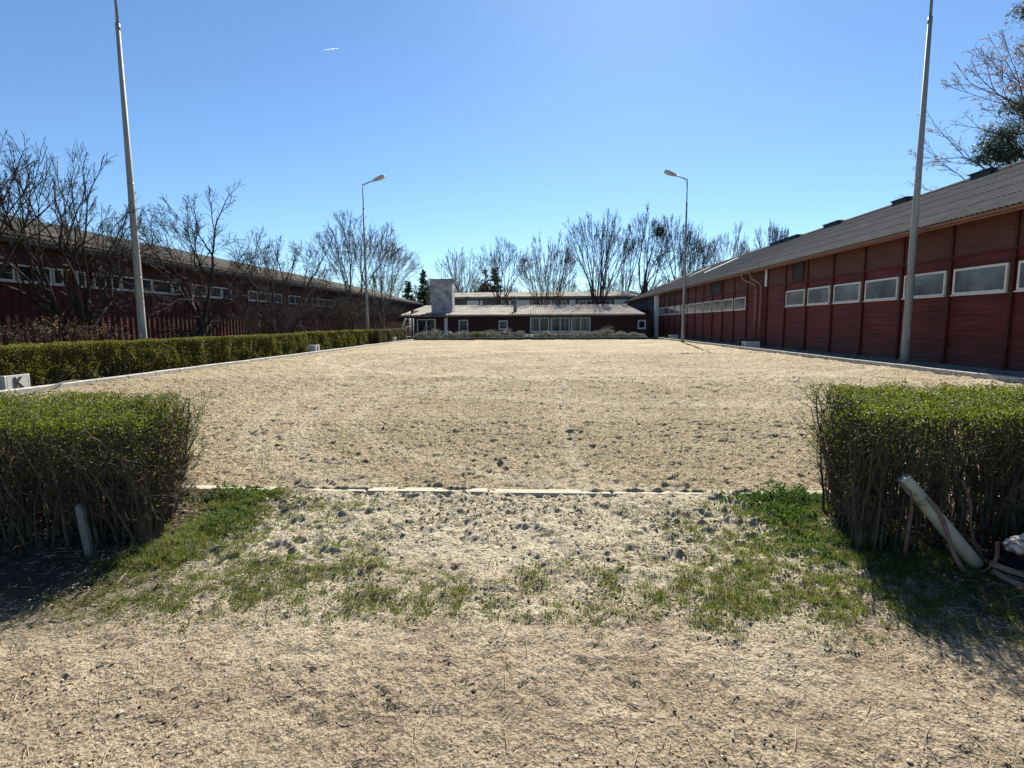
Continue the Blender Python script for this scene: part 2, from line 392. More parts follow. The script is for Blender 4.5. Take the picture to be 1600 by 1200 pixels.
b.inputs['Base Color'].default_value=(0.035,0.042,0.05,1)
tr=nt.nodes.new('ShaderNodeBsdfTransparent'); mx=nt.nodes.new('ShaderNodeMixShader'); mx.inputs[0].default_value=0.35
nt.links.new(tr.outputs[0],mx.inputs[1]); nt.links.new(b.outputs[0],mx.inputs[2]); nt.links.new(mx.outputs[0],out.inputs[0])
_,nn=ramp_noise(nt,[(0,0,0),(1,1,1)],1.3,3); bump(nt,b,[nn.outputs['Fac']],0.02,0.25)
M['glass']=mt
mt,nt,b=mat('dusty_sky_glass',0.12,0.7)
c1,_=ramp_noise(nt,[(0.025,0.03,0.036),(0.085,0.10,0.115),(0.19,0.205,0.215)],0.9,7,pos=[0.32,0.52,0.72]); nt.links.new(c1,b.inputs['Base Color'])  # dust mottling plus the reflected sky's grey-blue put into the colour
_,nn=ramp_noise(nt,[(0,0,0),(1,1,1)],1.1,3); bump(nt,b,[nn.outputs['Fac']],0.02,0.3)
M['dusty_sky']=mt

# ------------------------------------------------------------------ the ground
rng=np.random.default_rng(7)
X0,X1,Y0,Y1=-10.4,10.4,4.2,45.0

def grid(name,x0,x1,y0,y1,sx_,sy_,hf,mt,kind='structure'):
    nx=int(round((x1-x0)/sx_))+1; ny=int(round((y1-y0)/sy_))+1
    xs=np.linspace(x0,x1,nx); ys=np.linspace(y0,y1,ny)
    X,Y=np.meshgrid(xs,ys)
    Z=hf(X,Y)
    V=np.stack([X,Y,Z],-1).reshape(-1,3)
    i=(np.arange(ny-1)*nx)[:,None]+np.arange(nx-1)[None,:]
    Q=np.stack([i,i+1,i+nx+1,i+nx],-1).reshape(-1,4)
    return link(name,mesh_np(name,V,[Q],True),mt,kind=kind)

def dents(X,Y,Z,pts,x0,y0,sx_,sy_):
    """hoof prints: shallow bowls with a raised rim"""
    ny,nx=Z.shape
    for (px,py,r,d,ph) in pts:
        R=r*2.2
        a0=max(int((px-R-x0)/sx_),0); a1=min(int((px+R-x0)/sx_)+2,nx)
        b0=max(int((py-R-y0)/sy_),0); b1=min(int((py+R-y0)/sy_)+2,ny)
        if a1<=a0 or b1<=b0: continue
        dx=X[b0:b1,a0:a1]-px; dy=(Y[b0:b1,a0:a1]-py)*0.85
        q=np.sqrt(dx*dx+dy*dy)/r*(1+0.35*vn(X[b0:b1,a0:a1]*22,Y[b0:b1,a0:a1]*22,77))
        ang=np.arctan2(dy,dx)-ph
        Z[b0:b1,a0:a1]+= -d*np.clip(1-q**4,0,1)*(0.75+0.25*np.cos(ang)) + d*0.55*np.exp(-((q-1.25)/0.28)**2)*(0.6+0.4*np.cos(ang+2))
    return Z
def sand_h(dense):
    def f(X,Y):
        Z=0.018*fbm(X,Y,0.9,3,3)+0.016*fbm(X,Y,0.22,3,11)
        t=fbm(X,Y,0.075,3,21); Z+=(0.010+0.014*np.clip((Y-6)/10,0,1))*np.clip(t+0.1,-0.5,2)
        if dense>1:
            t=fbm(X,Y,0.036,2,31); Z+=0.011*t+0.012*np.clip(fbm(X,Y,0.06,2,36)-0.1,0,1)*np.clip(0.7+fbm(X,Y,0.4,2,38),0.2,1.5)
            if dense>2:
                Z+=0.0045*fbm(X,Y,0.017,2,39); Z+=(0.0+0.007*fbm(X,Y,0.5,3,47))*np.clip((4.5-Y)/0.2,0,1)-0.06*np.clip((4.27-Y)/0.04,0,1)
            r=np.random.default_rng(5)
            n=650; px=r.uniform(-9.8,9.8,n); py=4.3+r.beta(1,1.4,n)*9.5
            pts=[(a,b_,r.uniform(0.04,0.075),r.uniform(0.005,0.016),r.uniform(0,6.28)) for a,b_ in zip(px,py)]
            sx_=X[0,1]-X[0,0]; sy_=Y[1,0]-Y[0,0]
            Z=dents(X,Y,Z,pts,X[0,0],Y[0,0],sx_,sy_)
        return Z
    return f
def earth_h(X,Y):
    near=np.clip((Y-1.9)/1.6,0,1)
    Z=0.022*fbm(X,Y,1.1,3,43)+0.010*fbm(X,Y,0.2,3,51)*(0.5+near)
    t=fbm(X,Y,0.07,3,61); Z+=0.011*np.clip(t,-0.4,2)*(0.35+near)
    Z+=0.0045*fbm(X,Y,0.028,3,71,0.65)
    rg=1-np.abs(fbm(X,Y,0.09,2,73)); Z+=0.022*np.clip(rg-0.5,0,1)*(0.3+near)*np.clip(0.6+fbm(X,Y,0.5,2,75),0,1.3)
    Z+=0.018*np.clip(fbm(X,Y,0.045,2,79)-0.1,0,0.9)*(0.3+near)*np.clip(0.5+1.2*fbm(X,Y,0.35,2,81),0,1.4)
    r=np.random.default_rng(9)
    pts=[]
    for k in range(190):
        a=r.normal(0.0,1.3); b_=r.uniform(1.2,4.1)
        pts.append((a,b_,r.uniform(0.035,0.07),r.uniform(0.004,0.011)*(0.4+0.6*min(1,max(0,(b_-1.6)/1.5))),r.uniform(0,6.28)))
    for k in range(26):                      # faint tread marks
        s_=k*0.045; pts.append((0.25+s_*0.6+r.normal(0,0.02),2.12-s_*0.30+r.normal(0,0.02),r.uniform(0.02,0.035),r.uniform(0.003,0.009),r.uniform(0,6)))
        pts.append((0.12+s_*0.5+r.normal(0,0.02),2.02-s_*0.33+r.normal(0,0.02),r.uniform(0.015,0.03),r.uniform(0.003,0.008),r.uniform(0,6)))
    for k in range(40):
        pts.append((-0.6+r.normal(0,0.25),1.75+r.normal(0,0.10),r.uniform(0.015,0.03),r.uniform(0.003,0.010),r.uniform(0,6)))
    for xc in (-1.05,-0.72,-0.2,0.14,0.62):              # tyre tracks running in to the arena
        w_=np.exp(-((X-xc-0.03*vn(Y*1.5,Y*0,int(xc*100)+500))/0.075)**4)*np.clip((Y-3.15+0.5*vn(X*3,Y*3,97))/0.4,0,1)
        Z+=w_*(0.008*np.sin(2*math.pi*(Y/0.075+2.0*np.abs(X-xc)/0.075*0.3))*(0.5+0.5*vn(X*6,Y*6,99))-0.006)
    Z=dents(X,Y,Z,pts,X[0,0],Y[0,0],X[0,1]-X[0,0],Y[1,0]-Y[0,0])
    Z-=0.03*np.clip((np.abs(X)-3.5)/2,0,1)
    Z+=(0.002+0.009*fbm(X,Y,0.45,3,49)-0.01*np.clip(-X-1.6,0,1))*np.clip((Y-3.95)/0.2,0,1)
    Z-=0.05*np.clip((Y-4.22)/0.06,0,1)
    return Z

g=MB(); g.add([(-900,-60,-0.13),(900,-60,-0.13),(900,1500,-0.13),(-900,1500,-0.13)],[(0,1,2,3)])
g.build('ground',M['ground'],kind='structure')
grid('arena_sand',X0,X1,Y0+0.03,7.4,0.0145,0.0145,sand_h(3),M['sand'])
grid('arena_sand',X0,X1,7.4,13.6,0.026,0.026,sand_h(2),M['sand'])
grid('arena_sand',X0,X1,13.6,25,0.042,0.042,sand_h(1),M['sand'])
grid('arena_sand',X0,X1,25,Y1,0.07,0.07,sand_h(1),M['sand'])
ES=0.0125; YE=4.2875
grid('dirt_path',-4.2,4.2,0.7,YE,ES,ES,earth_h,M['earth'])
grid('dirt_path',-12,12,-3,0.7,0.12,0.12,lambda X,Y:0.02*fbm(X,Y,1.1,3,43)-0.012,M['earth'])
grid('dirt_path',-12,-4.2,0.7,Y0,0.08,0.08,lambda X,Y:0.02*fbm(X,Y,1.1,3,43)-0.03,M['earth'])
grid('dirt_path',4.2,12,0.7,Y0,0.08,0.08,lambda X,Y:0.02*fbm(X,Y,1.1,3,43)-0.03,M['earth'])
grid('verge',-15.9,X0-0.16,4.2,60,0.25,0.25,lambda X,Y:0.03*fbm(X,Y,0.8,3,83)-0.02,M['ground'])
g=MB(); g.box(X1+0.15,-3,-0.2,11.9,60,-0.01); g.build('concrete_path',M['dark_conc'],kind='structure')
# kerbs
def kerb_run(axis,a0,a1,c0,c1,zt,step,jit=0.006,seed=1):
    r=np.random.default_rng(seed); kb=MB(); a=a0
    while a<a1-0.01:
        e=min(a+step,a1); dz=r.uniform(-jit,jit); dc=r.uniform(-jit,jit)
        if axis=='y': kb.bbox(c0+dc,a+0.004,-0.2,c1+dc,e-0.004,zt+dz,0.012)
        else: kb.bbox(a+0.004,c0+dc,-0.2,e-0.004,c1+dc,zt+dz,0.012)
        a=e
    return kb
kerb_run('y',Y0,Y1+0.1,X0-0.15,X0,0.10,1.0,0.006,1).build('kerb',M['concrete'],kind='structure')
kerb_run('y',Y0,Y1+2.2,X1,X1+0.15,0.13,1.0,0.006,2).build('kerb',M['concrete'],kind='structure')
kerb_run('x',X0,X1,Y0,Y0+0.12,0.004,1.0,0.006,3).build('kerb',M['sandcon'],kind='structure')

# ------------------------------------------------------------------ windows
def window(parent, o, U, N, w_, h_, frame=0.07, mull=(), bars=(), mt='white', curtains=(), name='window', glass='glass'):
    """frame with backing; pane(s) are a sub-part. o = lower left corner on the wall"""
    U=np.array(U,float); N=np.array(N,float); Z=np.array((0,0,1.))
    f=MB(); d=0.05
    f.obox(o,U,Z,N,0,0,-0.01,w_,frame,d); f.obox(o,U,Z,N,0,h_-frame,-0.01,w_,h_,d)
    f.obox(o,U,Z,N,0,frame,-0.01,frame,h_-frame,d); f.obox(o,U,Z,N,w_-frame,frame,-0.01,w_,h_-frame,d)
    edges=[frame]+[q for m_ in mull for q in (m_-frame*0.45,m_+frame*0.45)]+[w_-frame]
    for m_ in mull: f.obox(o,U,Z,N,m_-frame*0.45,frame,-0.01,m_+frame*0.45,h_-frame,d-0.004)
    f.obox(o,U,Z,N,-0.03,-0.035,-0.01,w_+0.03,-0.002,d+0.03)
    fr=f.build(name,M[mt],parent)
    b_=MB(); b_.obox(o,U,Z,N,frame*0.5,frame*0.5,-0.012,w_-frame*0.5,h_-frame*0.5,0.006); b_.build('dark_backing',M['backing'],fr)  # flat dark panel behind the glass, the unlit room put into its colour
    for (a,e) in curtains:
        cb=MB(); n=int((e-a)/0.05)+2
        us=np.linspace(a,e,n); pr=[np.array(o)+U*u+N*(0.014+0.005*math.sin(u*70))+Z*frame for u in us]
        cb.extrude(pr,Z*(h_-2*frame)); cb.build('curtain',M['curtain'],fr)
    for i in range(0,len(edges),2):
        p=MB(); p.obox(o,U,Z,N,edges[i]-0.004,frame-0.004,0.026,edges[i+1]+0.004,h_-frame+0.004,0.032)
        p.build('pane',M[glass],fr)
    return fr

def corr(P0,A,L,Sv,W,period,amp,rows,mb,off=0.0):
    A=np.array(A,float); Sv=np.array(Sv,float); N=np.cross(A,Sv); N=N*np.sign(N[2]); N/=np.linalg.norm(N)
    n=int(L/period*6)+1; a=np.linspace(0,L,n); P0=np.array(P0,float)
    wv=amp*np.sin(a/period*2*math.pi)
    for k in range(rows):
        s0=max(k*W/rows-0.06,0) if k else 0; s1=(k+1)*W/rows
        r0=P0+a[:,None]*A+s0*Sv+(wv+0.018+off)[:,None]*N
        r1=P0+a[:,None]*A+s1*Sv+(wv+off)[:,None]*N
        r00=r0-N*0.012
        V=np.concatenate([r00,r0,r1]); i=np.arange(n-1)
        mb.add(V,np.stack([i,i+1,n+i+1,n+i],-1),np.stack([n+i,n+i+1,2*n+i+1,2*n+i],-1))
    return N

# ------------------------------------------------------------------ right barn
WX=11.9; BY0,BY1=-4.6,53.7
barn=empty('barn',(19,25,0),label='long red timber barn with dark corrugated roof along the right side of the arena',cat='barn')
wb=MB()
pr=[]; z=0.12; 
while z<3.13:
    pr+= [(WX-0.018,BY0,z),(WX-0.002,BY0,z+0.136)]; z+=0.14
wb.extrude(pr,(0,BY1-BY0,0)); wb.box(WX,BY0,-0.1,WX+0.2,BY1,4.35); wb.box(WX+0.2,BY0,-0.1,26,BY0+0.2,4.3)
wb.box(25.9,BY0,-0.1,26.1,72,4.3)
wb.build('wall',M['red'],barn)
ub=MB(); pr=[]; z=3.19
while z<4.2:
    pr+= [(WX-0.022,BY0,z),(WX-0.004,BY0,z+0.112)]; z+=0.115
ub.extrude(pr,(0,BY1-BY0,0)); ub.build('upper_boards',M['redbrown'],barn)
rb=MB(); rb.box(WX-0.05,BY0,3.13,WX-0.002,BY1,3.19); rb.build('rail',M['redpost'],barn)
pb=MB(); pb.box(WX-0.06,BY0,-0.1,WX-0.001,BY1,0.118); pb.build('plinth',M['dark_conc'],barn)
near=[14.25+2.085*k for k in range(-7,8)]
far=[31.5+2.02*k for k in range(0,12)]
for y in near+far:
    q=MB(); q.box(WX-0.075,y-0.05,0.119,WX-0.012,y+0.05,3.128); q.box(WX-0.07,y-0.045,3.191,WX-0.012,y+0.045,4.18)
    q.build('batten',M['redpost'],barn)
for k in range(12):                                   # near run of windows
    y=near[k+1]
    window(barn,(WX-0.02,y+1.93,2.10),(0,-1,0),(-1,0,0),1.78,0.72,0.06,mt='oldwhite',glass='dusty_sky')
    if y+2.2>26.8: break
for k in range(11):
    y=far[k]; 
    if y>52.5: break
    window(barn,(WX-0.02,y+1.9,2.10),(0,-1,0),(-1,0,0),1.75,0.71,0.06,mt='oldwhite',glass='dusty_sky')
for (a,e) in ((35.95,38.0),(25.1,26.0)):
    h=MB(); h.box(WX-0.05,a,3.2,WX-0.024,e,4.02); 
    ho=h.build('hatch',M['backing'],barn)
    f=MB(); f.box(WX-0.075,a-0.06,3.2,WX-0.02,a,4.05); f.box(WX-0.075,e,3.2,WX-0.02,e+0.06,4.05); f.box(WX-0.072,a,3.193,WX-0.0505,e,3.23)
    f.build('hatch_frame',M['redpost'],ho)
# far section beyond the pier
fb=MB(); fb.box(WX+0.05,BY1,-0.1,WX+0.25,72,4.3); fb.box(WX+0.05,72,-0.1,26,72.2,4.3)
fb.build('far_wall',M['slateboard'],barn)
pc=MB(); pc.box(11.5,53.72,-0.1,12.1,54.3,4.05); pc.build('corner_pier',M['white'],barn)
# roof: two slopes, eave X 11.4
EX,EZ,RX,RZ=11.4,4.12,19.0,7.5
sl_=np.array((RX-EX,0,RZ-EZ)); W=np.linalg.norm(sl_); sl_=sl_/W
rf=MB(); Nn=corr((EX,BY0-0.5,EZ),(0,1,0),77.5,sl_,W,0.177,0.02,5,rf)
sr=sl_*np.array((-1,1,1)); corr((2*RX-EX,BY0-0.5,EZ),(0,1,0),77.5,sr,W,0.177,0.024,5,rf)
P=np.array((EX+0.02,BY0-0.45,EZ-0.03))
def slab(mb,P,Sv,W,N,L,t):
    c=[P,P+Sv*W,P+Sv*W-N*t,P-N*t]; V=np.array(c+[q+np.array((0,L,0)) for q in c])
    mb.add(V,[(0,1,5,4),(3,7,6,2),(0,4,7,3),(1,2,6,5)],[(0,3,2,1),(4,5,6,7)])
slab(rf,P,sl_,W-0.03,Nn,77.4,0.07)
Nr=Nn*np.array((-1,1,1)); slab(rf,np.array((2*RX-EX-0.02,BY0-0.45,EZ-0.03)),sr,W-0.03,Nr,77.4,0.07)
rf.tube([(RX,BY0-0.5,RZ+0.01),(RX,72.4,RZ+0.01)],0.11,8)
roof=rf.build('roof',M['roof'],barn)
def rl(y,wd,s0,s1):
    r_=MB(); corr((EX+sl_[0]*s0,y,EZ+sl_[2]*s0),(0,1,0),wd,sl_,s1-s0,0.177,0.024,1,r_,off=0.026)
    r_.build('roof_light',M['rooflight'],roof)
rl(50.6,0.9,4.4,7.6); rl(66.5,0.9,4.6,8.0); rl(58.5,0.9,5.2,7.6)
for (a,e) in ((43.3,45.7),(40.8,43.0),(35.4,37.4),(29.1,30.5),(24.0,25.3)):
    v=MB(); v.box(RX-0.24,a+0.12,RZ-0.1,RX+0.24,e-0.12,RZ+0.13); v.box(RX-0.30,a+0.06,RZ+0.13,RX+0.30,e-0.06,RZ+0.18)
    v.build('ridge_vent',M['black'],roof)
# fascia, gutter and downpipes
fa=MB(); fa.box(EX+0.06,BY0-0.45,EZ-0.13,EX+0.09,72.3,EZ-0.075); fa.build('fascia',M['gutter'],barn)
gt=MB(True)
pg=[(EX-0.03+0.045*math.cos(t),BY0-0.5,EZ-0.035+0.045*math.sin(t)) for t in np.linspace(math.pi,2*math.pi,9)]
pg2=[(EX-0.03+0.040*math.cos(t),BY0-0.5,EZ-0.035+0.040*math.sin(t)) for t in np.linspace(2*math.pi,math.pi,9)]
gt.extrude(pg+pg2+[pg[0]],(0,77.4,0)); gt.build('gutter',M['gutter'],barn)
for y0_,y1_ in ((29.9,29.35),(31.0,30.0)):
    d=MB(True)
    path=[(EX-0.03,y0_,EZ-0.1),(EX-0.03,y0_,EZ-0.28),(EX+0.05,y0_-0.03,EZ-0.42),(WX-0.2,y1_+0.05,EZ-0.72),(WX-0.14,y1_,EZ-0.86),(WX-0.13,y1_,EZ-1.1),(WX-0.13,y1_,0.0)]
    d.tube(path,0.058,10); d.build('downpipe',M['gutter'],barn)
q=MB(); q.box(WX-0.1,28.8,3.2,WX-0.025,29.02,4.05); q.build('end_strip',M['oldwhite'],barn)

# ------------------------------------------------------------------ left building
LX=-16.0
lb=empty('stable_block',(-22,30,0),label='long dark red stable with a strip of windows behind bare trees on the left',cat='stable')
wl=MB()
def trap(x,y0,y1,z0,z1,per,dep,mb):
    ys=[];
    y=y0
    while y<y1:
        ys+=[(y,0),(y+per*0.35,0),(y+per*0.5,dep),(y+per*0.85,dep)]; y+=per
    pr=[(x+d,yy,z0) for yy,d in ys]; mb.extrude(pr,(0,0,z1-z0))
trap(LX-0.035,2.0,73,-0.1,2.66,0.30,0.035,wl)
wl.box(LX-0.25,2.0,-0.1,LX-0.036,73,4.3); wl.box(-30,72.8,-0.1,LX-0.25,73,4.3); wl.box(-30,2.0,-0.1,LX-0.25,2.2,4.3)
wl.build('wall',M['darkred'],lb)
ul=MB(); pr=[]; z=3.27
while z<4.1: pr+=[(LX+0.0,2.0,z),(LX-0.016,2.0,z+0.13)]; z+=0.135
ul.extrude(pr,(0,71,0)); ul.build('upper_boards',M['house'],lb)
wy=[(14.54,16.03),(16.12,17.3),(17.36,17.74),(18.3,18.66),(19.0,19.56),(19.82,20.24),(20.3,21.2),(21.28,21.95),(22.0,23.18),(23.24,23.75),(24.6,25.68),(25.76,26.9),(26.98,27.8),(29.5,31.4),(31.5,33.4),(34.4,36.2),(38,40),(40.1,42),(44,46)]
for a,e in wy:
    window(lb,(LX,a,2.72),(0,1,0),(1,0,0),e-a,0.53,0.05,mt='oldwhite',mull=((e-a)*0.5,) if e-a>1.7 else ())
ELX,ELZ,RLX,RLZ=-15.48,4.05,-23.0,6.15
s2=np.array((RLX-ELX,0,RLZ-ELZ)); W2=np.linalg.norm(s2); s2=s2/W2
rf=MB(); N2=corr((ELX,1.4,ELZ),(0,1,0),72.4,s2,W2,0.177,0.024,5,rf)
s2r=s2*np.array((-1,1,1)); corr((2*RLX-ELX,1.4,ELZ),(0,1,0),72.4,s2r,W2,0.177,0.024,5,rf)
slab(rf,np.array((ELX-0.02,1.45,ELZ-0.03)),s2,W2-0.03,N2,72.3,0.07)
slab(rf,np.array((2*RLX-ELX+0.02,1.45,ELZ-0.03)),s2r,W2-0.03,N2*np.array((-1,1,1)),72.3,0.07)
rf.build('roof',M['roofbrown'],lb)
fa=MB(); fa.box(ELX-0.1,1.45,ELZ-0.22,ELX-0.07,73.7,ELZ-0.08); fa.build('fascia',M['slateboard'],lb)

# ------------------------------------------------------------------ low house at the far end
HY=48.0
hs=empty('low_house',(0,57.4,-0.112),label='low dark house with pale corrugated roof and white windows across the far end',cat='house')
hs.scale=(1.083,)*3
SHIFT[hs.name]=(0,53,0)
hw=MB()
xs=np.arange(-11.3,9.95,0.16); pr=[]
for x in xs: pr+=[(x,HY-0.02,-0.1),(x+0.14,HY-0.02,-0.1),(x+0.145,HY-0.005,-0.1),(x+0.155,HY-0.005,-0.1)]
hw.extrude(pr,(0,0,2.3)); hw.box(-11.3,HY,-0.05,9.95,HY+0.2,2.2); hw.box(-11.3,HY+0.2,-0.1,-11.1,64,2.6); hw.box(9.75,HY+0.2,-0.1,9.95,60,2.2)
hw.build('wall',M['house'],hs)
lk=MB(); lk.box(9.96,54.4,-0.1,11.85,54.6,2.55); lk.box(9.96,54.3,2.55,11.85,58,2.63); lk.build('link_wall',M['house'],hs)
P0=np.array((-12.05,HY-0.6,2.14)); sh=np.array((0,11.0,1.2)); Wh=np.linalg.norm(sh); sh=sh/Wh
rf=MB(); Nh=corr(P0,(1,0,0),21.35,sh,Wh,0.22,0.05,4,rf)
c=[P0+Nh*-0.045,P0+Nh*-0.045+sh*Wh]; L_=np.array((21.3,0,0))
V=[c[0],c[0]+L_,c[1]+L_,c[1],c[0]-Nh*0.08,c[0]+L_-Nh*0.08,c[1]+L_-Nh*0.08,c[1]-Nh*0.08]
rf.add(V,[(0,1,2,3),(4,7,6,5),(0,4,5,1),(1,5,6,2),(2,6,7,3),(3,7,4,0)])
b0=P0+sh*Wh; 
sb=np.array((0,6.0,-1.0)); Wb=np.linalg.norm(sb); sb/=Wb
corr(b0,(1,0,0),21.35,sb,Wb,0.22,0.034,2,rf)
hroof=rf.build('roof',M['roofpale'],hs)
f=MB(); f.box(-11.9,HY-0.5,1.93,9.2,HY-0.46,2.06); f.build('fascia',M['house'],hs)
ch=MB(); ch.box(-9.72,49.6,2.2,-7.78,51.0,5.36); cho=ch.build('chimney',M['chim'],hroof)
cp=MB(); cp.box(-9.8,49.52,5.36,-7.7,51.08,5.44); cp.build('chimney_cap',M['darkplank'],hroof)
pp=MB(True); pp.tube([(-2.05,50.0,2.3),(-2.05,50.0,3.45)],0.17,12); pp.tube([(-2.05,50,3.5),(-2.05,50,3.62)],0.24,12); pp.tube([(-2.05,50,3.44),(-2.05,50,3.51)],0.08,8); pp.build('flue_pipe',M['steel'],hroof)
yw=HY-0.02
N_=(0,-1,0); U_=(1,0,0)
window(hs,(-10.72,yw,0.25),U_,N_,1.68,1.55,0.09,mull=(0.84,))
window(hs,(-6.98,yw,0.10),U_,N_,0.84,1.62,0.09)
window(hs,(-3.42,yw,0.86),U_,N_,0.80,0.78,0.09)
for i,x in enumerate((-0.64,1.17,2.97)):
    window(hs,(x,yw,0.62),U_,N_,1.68,1.27,0.09,mull=(0.84,),curtains=(((0.1,0.3),) if i==0 else ((0.12,0.3),(1.2,1.34)) if i==1 else ((0.1,0.42),(1.0,1.12),(1.28,1.5))))
window(hs,(8.78,yw,0.86),U_,N_,0.68,0.76,0.1)
q=MB(); q.box(-8.27,HY-0.09,-0.1,-7.97,HY-0.022,1.92); q.build('post',M['white'],hs)
# back building
bb=empty('rear_building',(0,77,-0.135),label='low pale building with weathered roof, behind the low house and bare trees',cat='building')
bb.scale=(1.1,)*3
SHIFT[bb.name]=(0,70,0)
w_=MB(); w_.box(-10.9,66.6,-0.1,12.0,74,4.6); w_.build('wall',simple('dull_render',[(0.10,0.095,0.09),(0.17,0.16,0.15)],1.5,0.9),bb)
for a,e in ((-8.6,-7.2),(-4.4,-3.9),(-3.5,-3.2),(-2.6,-0.9),(-7.0,-6.7),(0.6,2.2),(3.9,4.6),(9.3,10.9)):
    q=MB(); q.box(a,66.5,2.4,e,66.62,4.2); q.build('white_panel',M['white'],bb)
for a,e in ((-0.7,0.4),(2.4,3.6),(5.0,6.9),(7.2,8.9)):
    window(bb,(a,66.6,2.6),U_,N_,e-a,1.5,0.08,mull=((e-a)/2,))
rf=MB(); s3=np.array((0,4.0,0.75)); W3=np.linalg.norm(s3); s3/=W3
corr((-11.5,65.9,4.62),(1,0,0),24,s3,W3,0.22,0.034,2,rf); rf.box(-11.5,65.95,4.42,12.5,66.05,4.58); rf.box(-11.4,66.06,4.5,12.4,69.8,4.59)
corr((-11.5,69.9,5.37),(1,0,0),24,np.array((0,0.98,-0.18)),4,0.22,0.034,2,rf)
rf.build('roof',M['roofpale'],bb)

# ------------------------------------------------------------------ lamp posts
def lamp(x,y,sgn,label,k=1.0):
    t=empty('lamp_post',(x,y,0),label=label,cat='lamp post',group='lamp posts around the arena')
    t.scale=(1,1,k)
    p=MB(True); p.tube([(x,y,-0.1),(x,y,0.4),(x,y,5),(x,y,9.3)],[0.125,0.118,0.086,0.056],12); p.build('pole',M['pole'],t)
    u=MB(True); u.tube([(x,y,9.24),(x,y,9.42)],0.060,12); u.tube([(x,y,9.4),(x,y,10.92)],[0.038,0.034],10); u.build('mast',M['steel'],t)
    a=MB(True); a.tube([(x,y,10.88),(x+sgn*0.02,y,10.93),(x+sgn*0.8,y,11.22)],0.036,10); a.build('arm',M['steel'],t)
    b_=MB(True); b_.tube([(x,y,10.5),(x+sgn*0.06,y,10.66),(x+sgn*0.22,y,10.99)],0.013,6); b_.build('brace',M['steel'],t)
    fl=MB(True); fl.tube([(x,y-0.112,0.75),(x,y-0.106,1.15)],[0.035,0.035],8); fl.build('service_door',M['pole'],t)
    for zb in (2.6,5.2):
        bd=MB(True); bd.tube([(x,y,zb),(x,y,zb+0.04)],0.112-0.0066*zb+0.008,12); bd.build('band',M['steel'],t)
    D=np.array((sgn*0.93,0,0.35)); D/=np.linalg.norm(D); Sd=np.array((0,1,0.)); Up=np.array((-sgn*D[2],0,abs(D[0])))
    o=np.array((x+sgn*0.72,y,11.19)); rings=[]
    for s_,hw_,t_,bm in ((0,0.06,0.06,-0.06),(0.06,0.07,0.075,-0.07),(0.25,0.11,0.10,-0.09),(0.6,0.16,0.12,-0.10),(0.82,0.15,0.10,-0.09),(0.88,0.11,0.06,-0.06)):
        rings.append([o+D*s_+Sd*q_+Up*v_ for q_,v_ in ((-hw_,bm),(hw_,bm),(hw_,t_*0.3),(hw_*0.6,t_),(-hw_*0.6,t_),(-hw_,t_*0.3))])
    h=MB(); h.loft(rings); ho=h.build('lamp_head',M['lamp'],t)
    l=MB(True); rings=[]
    for s_,hw_,dp in ((0.38,0.05,0.02),(0.45,0.11,0.07),(0.62,0.125,0.09),(0.78,0.11,0.06),(0.83,0.05,0.02)):
        rings.append([o+D*s_+Sd*hw_*math.cos(q_)+Up*(-0.085-dp*max(0,math.sin(q_))) for q_ in np.linspace(0,math.pi,8)])
    l.loft(rings); l.build('lens',M['lens'],ho)
lamp(11.2,17.0,-1,'tall grey lamp post by the barn in the right foreground, its head above view',1.06)
lamp(10.08,38.1,-1,'lamp post at the far end of the right kerb, head leaning left')
lamp(-12.12,16.1,1,'tall grey lamp post rising behind the long left hedge, its head above view',1.065)
lamp(-12.05,38.0,1,'lamp post behind the far left hedges, head leaning right')

# ------------------------------------------------------------------ letter boxes
def text_mesh(ch,size,ext,bold):
    cu=bpy.data.curves.new('letter','FONT'); cu.body=ch; cu.size=size; cu.extrude=ext; cu.offset=bold; cu.align_x='CENTER'; cu.align_y='CENTER'
    o=bpy.data.objects.new('letter',cu); COL.objects.link(o)
    dg=bpy.context.evaluated_depsgraph_get(); me=bpy.data.meshes.new_from_object(o.evaluated_get(dg))
    bpy.data.objects.remove(o); return me
def letter_box(x0,x1,y0,y1,h,ch,face,label,size=0.24,z0=-0.02,planted=False):
    cx,cy=(x0+x1)/2,(y0+y1)/2
    t=empty('letter_box',(cx,cy,z0),label=label,cat='marker box',group='arena letter boxes')
    b_=MB(); tk=0.06; h+=z0
    b_.bbox(x0,y0,z0,x1,y0+tk,h,0.012); b_.bbox(x0,y1-tk,z0,x1,y1,h,0.012)
    b_.box(x0,y0+tk,z0,x0+tk,y1-tk,h-0.003); b_.box(x1-tk,y0+tk,z0,x1,y1-tk,h-0.003); b_.box(x0+tk,y0+tk,z0,x1-tk,y1-tk,h-0.08)
    b_.build('box',M['oldwhite'],t)
    me=text_mesh(ch,size,0.004,0.012); o=link('letter',me,M['black'],t)
    zc=(z0+h)/2
    if face=='+x': R=Matrix(((0,0,1),(1,0,0),(0,1,0))); p=Vector((x1+0.004,cy,zc))
    elif face=='-x': R=Matrix(((0,0,-1),(-1,0,0),(0,1,0))); p=Vector((x0-0.004,cy,zc))
    else: R=Matrix(((1,0,0),(0,0,-1),(0,1,0))); p=Vector((cx,y0-0.004,zc))
    o.matrix_local=Matrix.Translation(p-Vector((cx,cy,z0))) @ R.to_4x4()
    return t
letter_box(-11.75,-11.1,10.68,11.26,0.34,'K','+x','white box with black letter K beside the near left hedge',0.30)
letter_box(-11.7,-11.05,26.45,26.97,0.36,'E','+x','white box with black letter E in the gap between left hedges',0.32)
letter_box(-11.6,-11.0,41.3,41.8,0.38,'H','+x','small white letter box in front of the far brownish left hedge',0.30)
letter_box(10.66,11.42,28.3,28.75,0.40,'B','-x','white letter box by the barn downpipes on the right',0.32)
